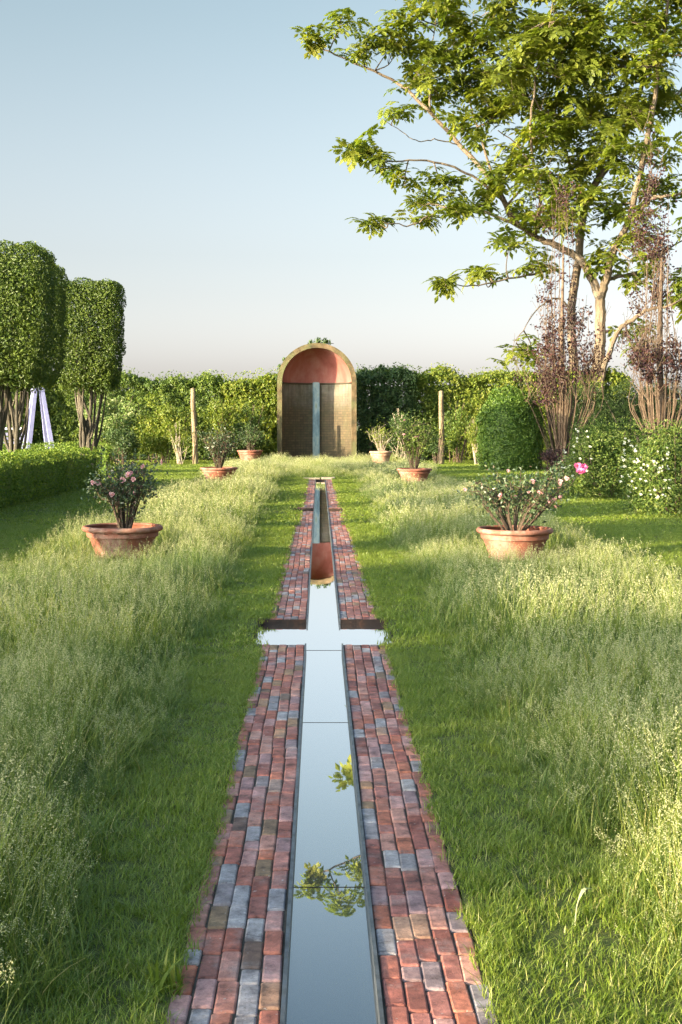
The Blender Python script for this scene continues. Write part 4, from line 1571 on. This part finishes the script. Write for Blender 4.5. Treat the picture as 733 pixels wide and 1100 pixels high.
# ------------------------------------------------------------------ pots and roses
def pot(label, x, y, rr, h, mat, group='terracotta pots', tall=False):
    t = thing('terracotta_pot', label, 'pot', (x, y, 0), rng.uniform(0, 6), group)
    mb = MB()
    b = .66 if tall else .60
    prof = [(.01, 0), (rr * b, 0), (rr * (b + .02), .015), (rr * (b + .05), h * .12), (rr * (b + .085), h * .13), (rr * (b + .09), h * .17), (rr * (b + .06), h * .19),
            (rr * .74, h * .42), (rr * .82, h * .66), (rr * .84, h * .70), (rr * .86, h * .71), (rr * .86, h * .745), (rr * .85, h * .76), (rr * .88, h * .85)]
    lathe(mb, prof, 64)
    mb.build('bowl', M[mat], t, smooth=True)
    mb = MB()
    e = h * .075
    cx, cz = rr - e, h - e
    ring = [(rr * .875, h * .845), (rr * .93, h * .85)]
    ring += [(cx + e * math.cos(q), cz + e * math.sin(q)) for q in np.linspace(-1.2, np.pi - .3, 9)]
    ring += [(rr * .90, h * .94), (rr * .88, h * .70)]
    lathe(mb, ring, 64)
    mb.build('rim', M[mat], t, smooth=True)
    mb = MB()
    a = np.linspace(0, 2 * np.pi, 40, endpoint=False)
    rad = np.linspace(0, rr * .89, 6)[1:]
    V = [(0, 0, h * .86)] + [(r_ * math.cos(q), r_ * math.sin(q), h * .86 + rng.normal(0, .008) - .02 * (r_ / rr)) for r_ in rad for q in a]
    f3 = [(0, 1 + i, 1 + (i + 1) % 40) for i in range(40)]
    f4 = [(1 + j * 40 + i, 1 + (j + 1) * 40 + i, 1 + (j + 1) * 40 + (i + 1) % 40, 1 + j * 40 + (i + 1) % 40) for j in range(4) for i in range(40)]
    mb.add(V, f3)
    mb.add(np.zeros((0, 3)), np.array(f4) - len(V))
    mb.build('soil', M['soil'], t)
    return t


def rose(label, x, y, z, w, h, seed, nst, nleaf, mat, flowers, col='pink', leaf=.05, vase=.5, stem_mat='bark_dark', name='rose_bush', fpos=None, lean=0.0, fs=1.0):
    t = thing(name, label, 'rose bush' if name == 'rose_bush' else 'shrub', (x, y, z), 0, 'bushes growing in the terracotta pots')
    r = np.random.default_rng(seed)
    mb = MB()
    anchors = []
    for k in range(nst):
        a = r.uniform(0, 6.28); q = math.sqrt(r.random())
        d = np.array([math.cos(a), math.sin(a), 0]) * q
        top = np.array([d[0] * w * .5 + lean * .3, d[1] * w * .45, h * r.uniform(.55, .97) * (1 - .25 * q)])
        path = smooth_path([d * .05 + (0, 0, -.06), d * w * vase * .5 + (0, 0, h * .3), top * [.8, .8, .7], top], 9)
        tube(mb, path, [.011, .009, .006, .003], 5)
        anchors.append(path[2:])
        for _ in range(3):
            p = path[r.integers(3, 8)]
            e = p + np.array([r.normal(0, .11), r.normal(0, .11), r.uniform(.02, .2)]) * (h / .8)
            tube(mb, [p, (p + e) / 2 + r.normal(0, .02, 3), e], [.005, .002], 4, cap=False)
            anchors.append(np.array([(p + e) / 2, e, e]))
    mb.build('stems', M[stem_mat], t)
    A_ = np.concatenate(anchors)
    base = A_[rng.integers(0, len(A_), nleaf)]
    base = base[base[:, 2] > h * .10]
    P = base + rng.normal(0, .05 * h / .8, (len(base), 3))
    mb = MB()
    leaves(mb, P, sphere_dirs(len(P)) + [0, 0, .5], leaf, .6, .6, .3)
    mb.build('foliage', M[mat], t)
    if flowers:
        c = A_[A_[:, 2] > h * .35]
        c = c[c[:, 1] < np.quantile(c[:, 1], .4)]
        pts = c[rng.choice(len(c), flowers, replace=False)] + rng.normal(0, .03, (flowers, 3)) + (0, -.08, .04)
        blossoms(t, pts, col, fs)
    return t


pot('wide terracotta pot with a thick pale rim, nearest on the left, lime stained', -2.33, 14.9, .47, .41, 'terra')
rose('loose pink flowered rose bush in the nearest pot on the left', -2.30, 14.9, .36, .74, 1.05, 101, 24, 1600, 'leaf_rose', 10, lean=-.05)
pot('wide orange terracotta pot with banded side, nearest on the right', 2.22, 14.7, .44, .40, 'terra')
rose('vase shaped pink rose bush with many pale blooms in the nearest pot on the right', 2.22, 14.7, .35, 1.1, .88, 102, 28, 2000, 'leaf_rose', 16, vase=.62, lean=.25, fs=.8)
pot('reddish terracotta pot in long grass left of the rill, middle distance', -2.74, 34.4, .51, .42, 'terra')
rose('dark open leafed bush in the middle distance pot left of the rill', -2.74, 34.4, .36, 1.05, 1.45, 103, 26, 1300, 'leaf_rose', 3, leaf=.06, col='white', name='potted_bush')
pot('reddish terracotta pot in long grass right of the rill, middle distance', 2.47, 33.6, .47, .42, 'terra')
rose('tall dense green bush in the middle distance pot right of the rill', 2.47, 33.6, .36, 1.05, 1.75, 104, 30, 2600, 'leaf_shrub', 4, leaf=.06, name='potted_bush')
pot('terracotta pot at the hedge foot just left of the niche', -2.78, 50.6, .52, .55, 'terra')
rose('green bush in the far pot just left of the niche', -2.78, 50.6, .47, 1.35, 1.35, 105, 22, 1300, 'leaf_dark', 0, leaf=.075, name='potted_bush')
pot('tall pale terracotta pot standing in sunlight just right of the niche', 2.3, 48.2, .44, .56, 'terra_pale', tall=True)
rose('yellowing twiggy bush in the pale far pot right of the niche', 2.3, 48.2, .48, 1.1, 1.25, 106, 26, 900, 'leaf_yellow', 0, leaf=.06, stem_mat='twig_pale', name='potted_bush')

# ------------------------------------------------------------------ painted obelisk and bench beyond the pollards (left)
ox, oy = at(41, 455, 43.5)[0], 43.5
t = thing('garden_obelisk', 'lavender white painted timber obelisk standing behind the pollard trunks', 'obelisk', (ox, oy, 0), R(24))
H = 2.8
for sx, sy in ((-1, -1), (1, -1), (1, 1), (-1, 1)):
    mb = MB()
    beam(mb, (sx * .50, sy * .50, 0), (sx * .12, sy * .12, H - .08), .16, .16, .12, .12)
    mb.build('leg', M['paint'], t)
mb = MB(); box(mb, -.2, .2, -.2, .2, H - .10, H); box(mb, -.14, .14, -.14, .14, H + .002, H + .07)
mb.build('cap', M['paint'], t)
for z in (.52,):
    s = .5 - .38 * z / H
    mb = MB()
    for sg in (-1, 1):
        box(mb, -s + .07, s - .07, sg * s - .025, sg * s + .025, z - .05, z + .05)
        box(mb, sg * s - .025, sg * s + .025, -s + .07, s - .07, z - .05, z + .05)
    mb.build('rail', M['paint'], t)
for sg in (-1, 1):
    mb = MB()
    s = .46
    mb.add([(-s + .05, sg * s, .05), (s - .05, sg * s, .05), (s - .12, sg * (s - .06), .5), (-s + .12, sg * (s - .06), .5),
            (-s + .05, sg * s - .03, .05), (s - .05, sg * s - .03, .05), (s - .12, sg * (s - .06) - .03, .5), (-s + .12, sg * (s - .06) - .03, .5)],
           [(0, 1, 2, 3), (7, 6, 5, 4), (0, 4, 5, 1), (1, 5, 6, 2), (2, 6, 7, 3), (3, 7, 4, 0)])
    mb.build('panel', M['paint_blue'], t)
bx = at(-10, 455, 45.6)[0]
t = thing('garden_bench', 'weathered blue grey bench with pale top rail left of the obelisk', 'bench', (bx, 45.6, 0), R(4))
mb = MB(); box(mb, -1.3, 1.3, -.03, .03, 1.38, 1.46); mb.build('top_rail', M['bench_pale'], t)
mb = MB()
for z in (1.22, 1.06, .90): box(mb, -1.27, 1.27, -.015, .015, z - .05, z + .05)
mb.build('backrest', M['bench_wood'], t)
mb = MB()
for k in range(4): box(mb, -1.27, 1.27, -.62 + k * .15, -.62 + k * .15 + .12, .66, .70)
mb.build('seat', M['bench_wood'], t)
for sx in (-1.2, 0, 1.2):
    for sy in (-.58, -.06):
        mb = MB(); box(mb, sx - .04, sx + .04, sy - .04, sy + .04, 0, .655); mb.build('leg', M['bench_wood'], t)

# ------------------------------------------------------------------ small weeds and dry husks
t = thing('leafy_weed', 'bright green leafy weed at the left brick edge, bottom of the photo', 'weed', (-.475, 3.62, 0))
mb = MB()
blades(mb, 26, .05, .05, .14, .013, 4, .7, 0, (0, 1))
mb.build('leaves', M['leaf_yellow'], t)
for lab, x, y, rz in (('dry straw coloured grass husk bent over in the right meadow, nearest', 618, 945, .6), ('dry pale leaf lying in the right meadow near the photo edge', 684, 790, 2.2)):
    d = F_PX * (EYE - .15) / (y - HOR)
    p = at(x, y, d)
    t = thing('dry_leaf', lab, 'dry leaf', (p[0], p[1], 0), rz, 'dry leaves in the meadow')
    mb = MB()
    s = smooth_path([(0, 0, 0), (.01, 0, .07), (.04, 0, .11), (.09, .01, .10)], 12)
    tube(mb, s[:8], [.0025, .002], 5)
    mb.build('stalk', M['seed_head'], t)
    mb = MB()
    wd = np.interp(np.linspace(0, 1, 8), [0, .4, 1], [.002, .007, .001])
    q = s[4:]
    mb.add(np.stack([q - np.stack([0 * wd, wd, 0 * wd], 1), q + np.stack([0 * wd, wd, .3 * wd], 1)], 1).reshape(-1, 3),
           [(2 * i, 2 * i + 1, 2 * i + 3, 2 * i + 2) for i in range(7)])
    mb.build('blade', M['seed_head'], t)

# ------------------------------------------------------------------ garden continuing to the left of the view and added shade hedges (cast the long evening shade)
r_ = np.random.default_rng(5)
for k, y in enumerate((24.2, 19.6, 15.2, 10.6)):
    c = copy_tree((pol1, pol3, pol2, pol1)[k])
    c.location = (-7.75 - .15 * k, y, 0)
    c.rotation_euler = (0, 0, (0, 3.14, 1.57, 3.14)[k])
    c['label'] = ('pollard tree of the clipped row beside the camera, next after the nearest visible crown', 'pollard tree of the clipped row, second one out of view',
                  'pollard tree of the clipped row, third one out of view', 'pollard tree of the clipped row, fourth one out of view')[k]
box_hedge((-7.0, 18.6, 0), .8, 2.2, .93, 'clipped low box hedge block left of the view, just before the first visible one')
box_hedge((-7.3, 13.8, 0), .8, 2.2, .93, 'clipped low box hedge block left of the view, second from the first visible one')
for k, (x, y, L_, h) in enumerate(((-14, 1.5, 3.2, 4.1), (-14.1, -3.2, 1.45, 4.6), (-14, -12.3, 4.8, 4.5))):  # out-of-view hedges added as shade casters, thinned and gapped to let sun through
    t = tall_hedge(-L_, L_, 0, h, 1.0, ('tall side hedge left of the camera, end nearest the pollard row', 'tall side hedge left of the camera, middle stretch',
                                        'tall side hedge left of the camera, stretch farthest back')[k], 200 + k, n=(9000, 7500, 17000)[k], size=.15, core=False)
    t.location = (x, y, 0)
    t.rotation_euler = (0, 0, R(90))
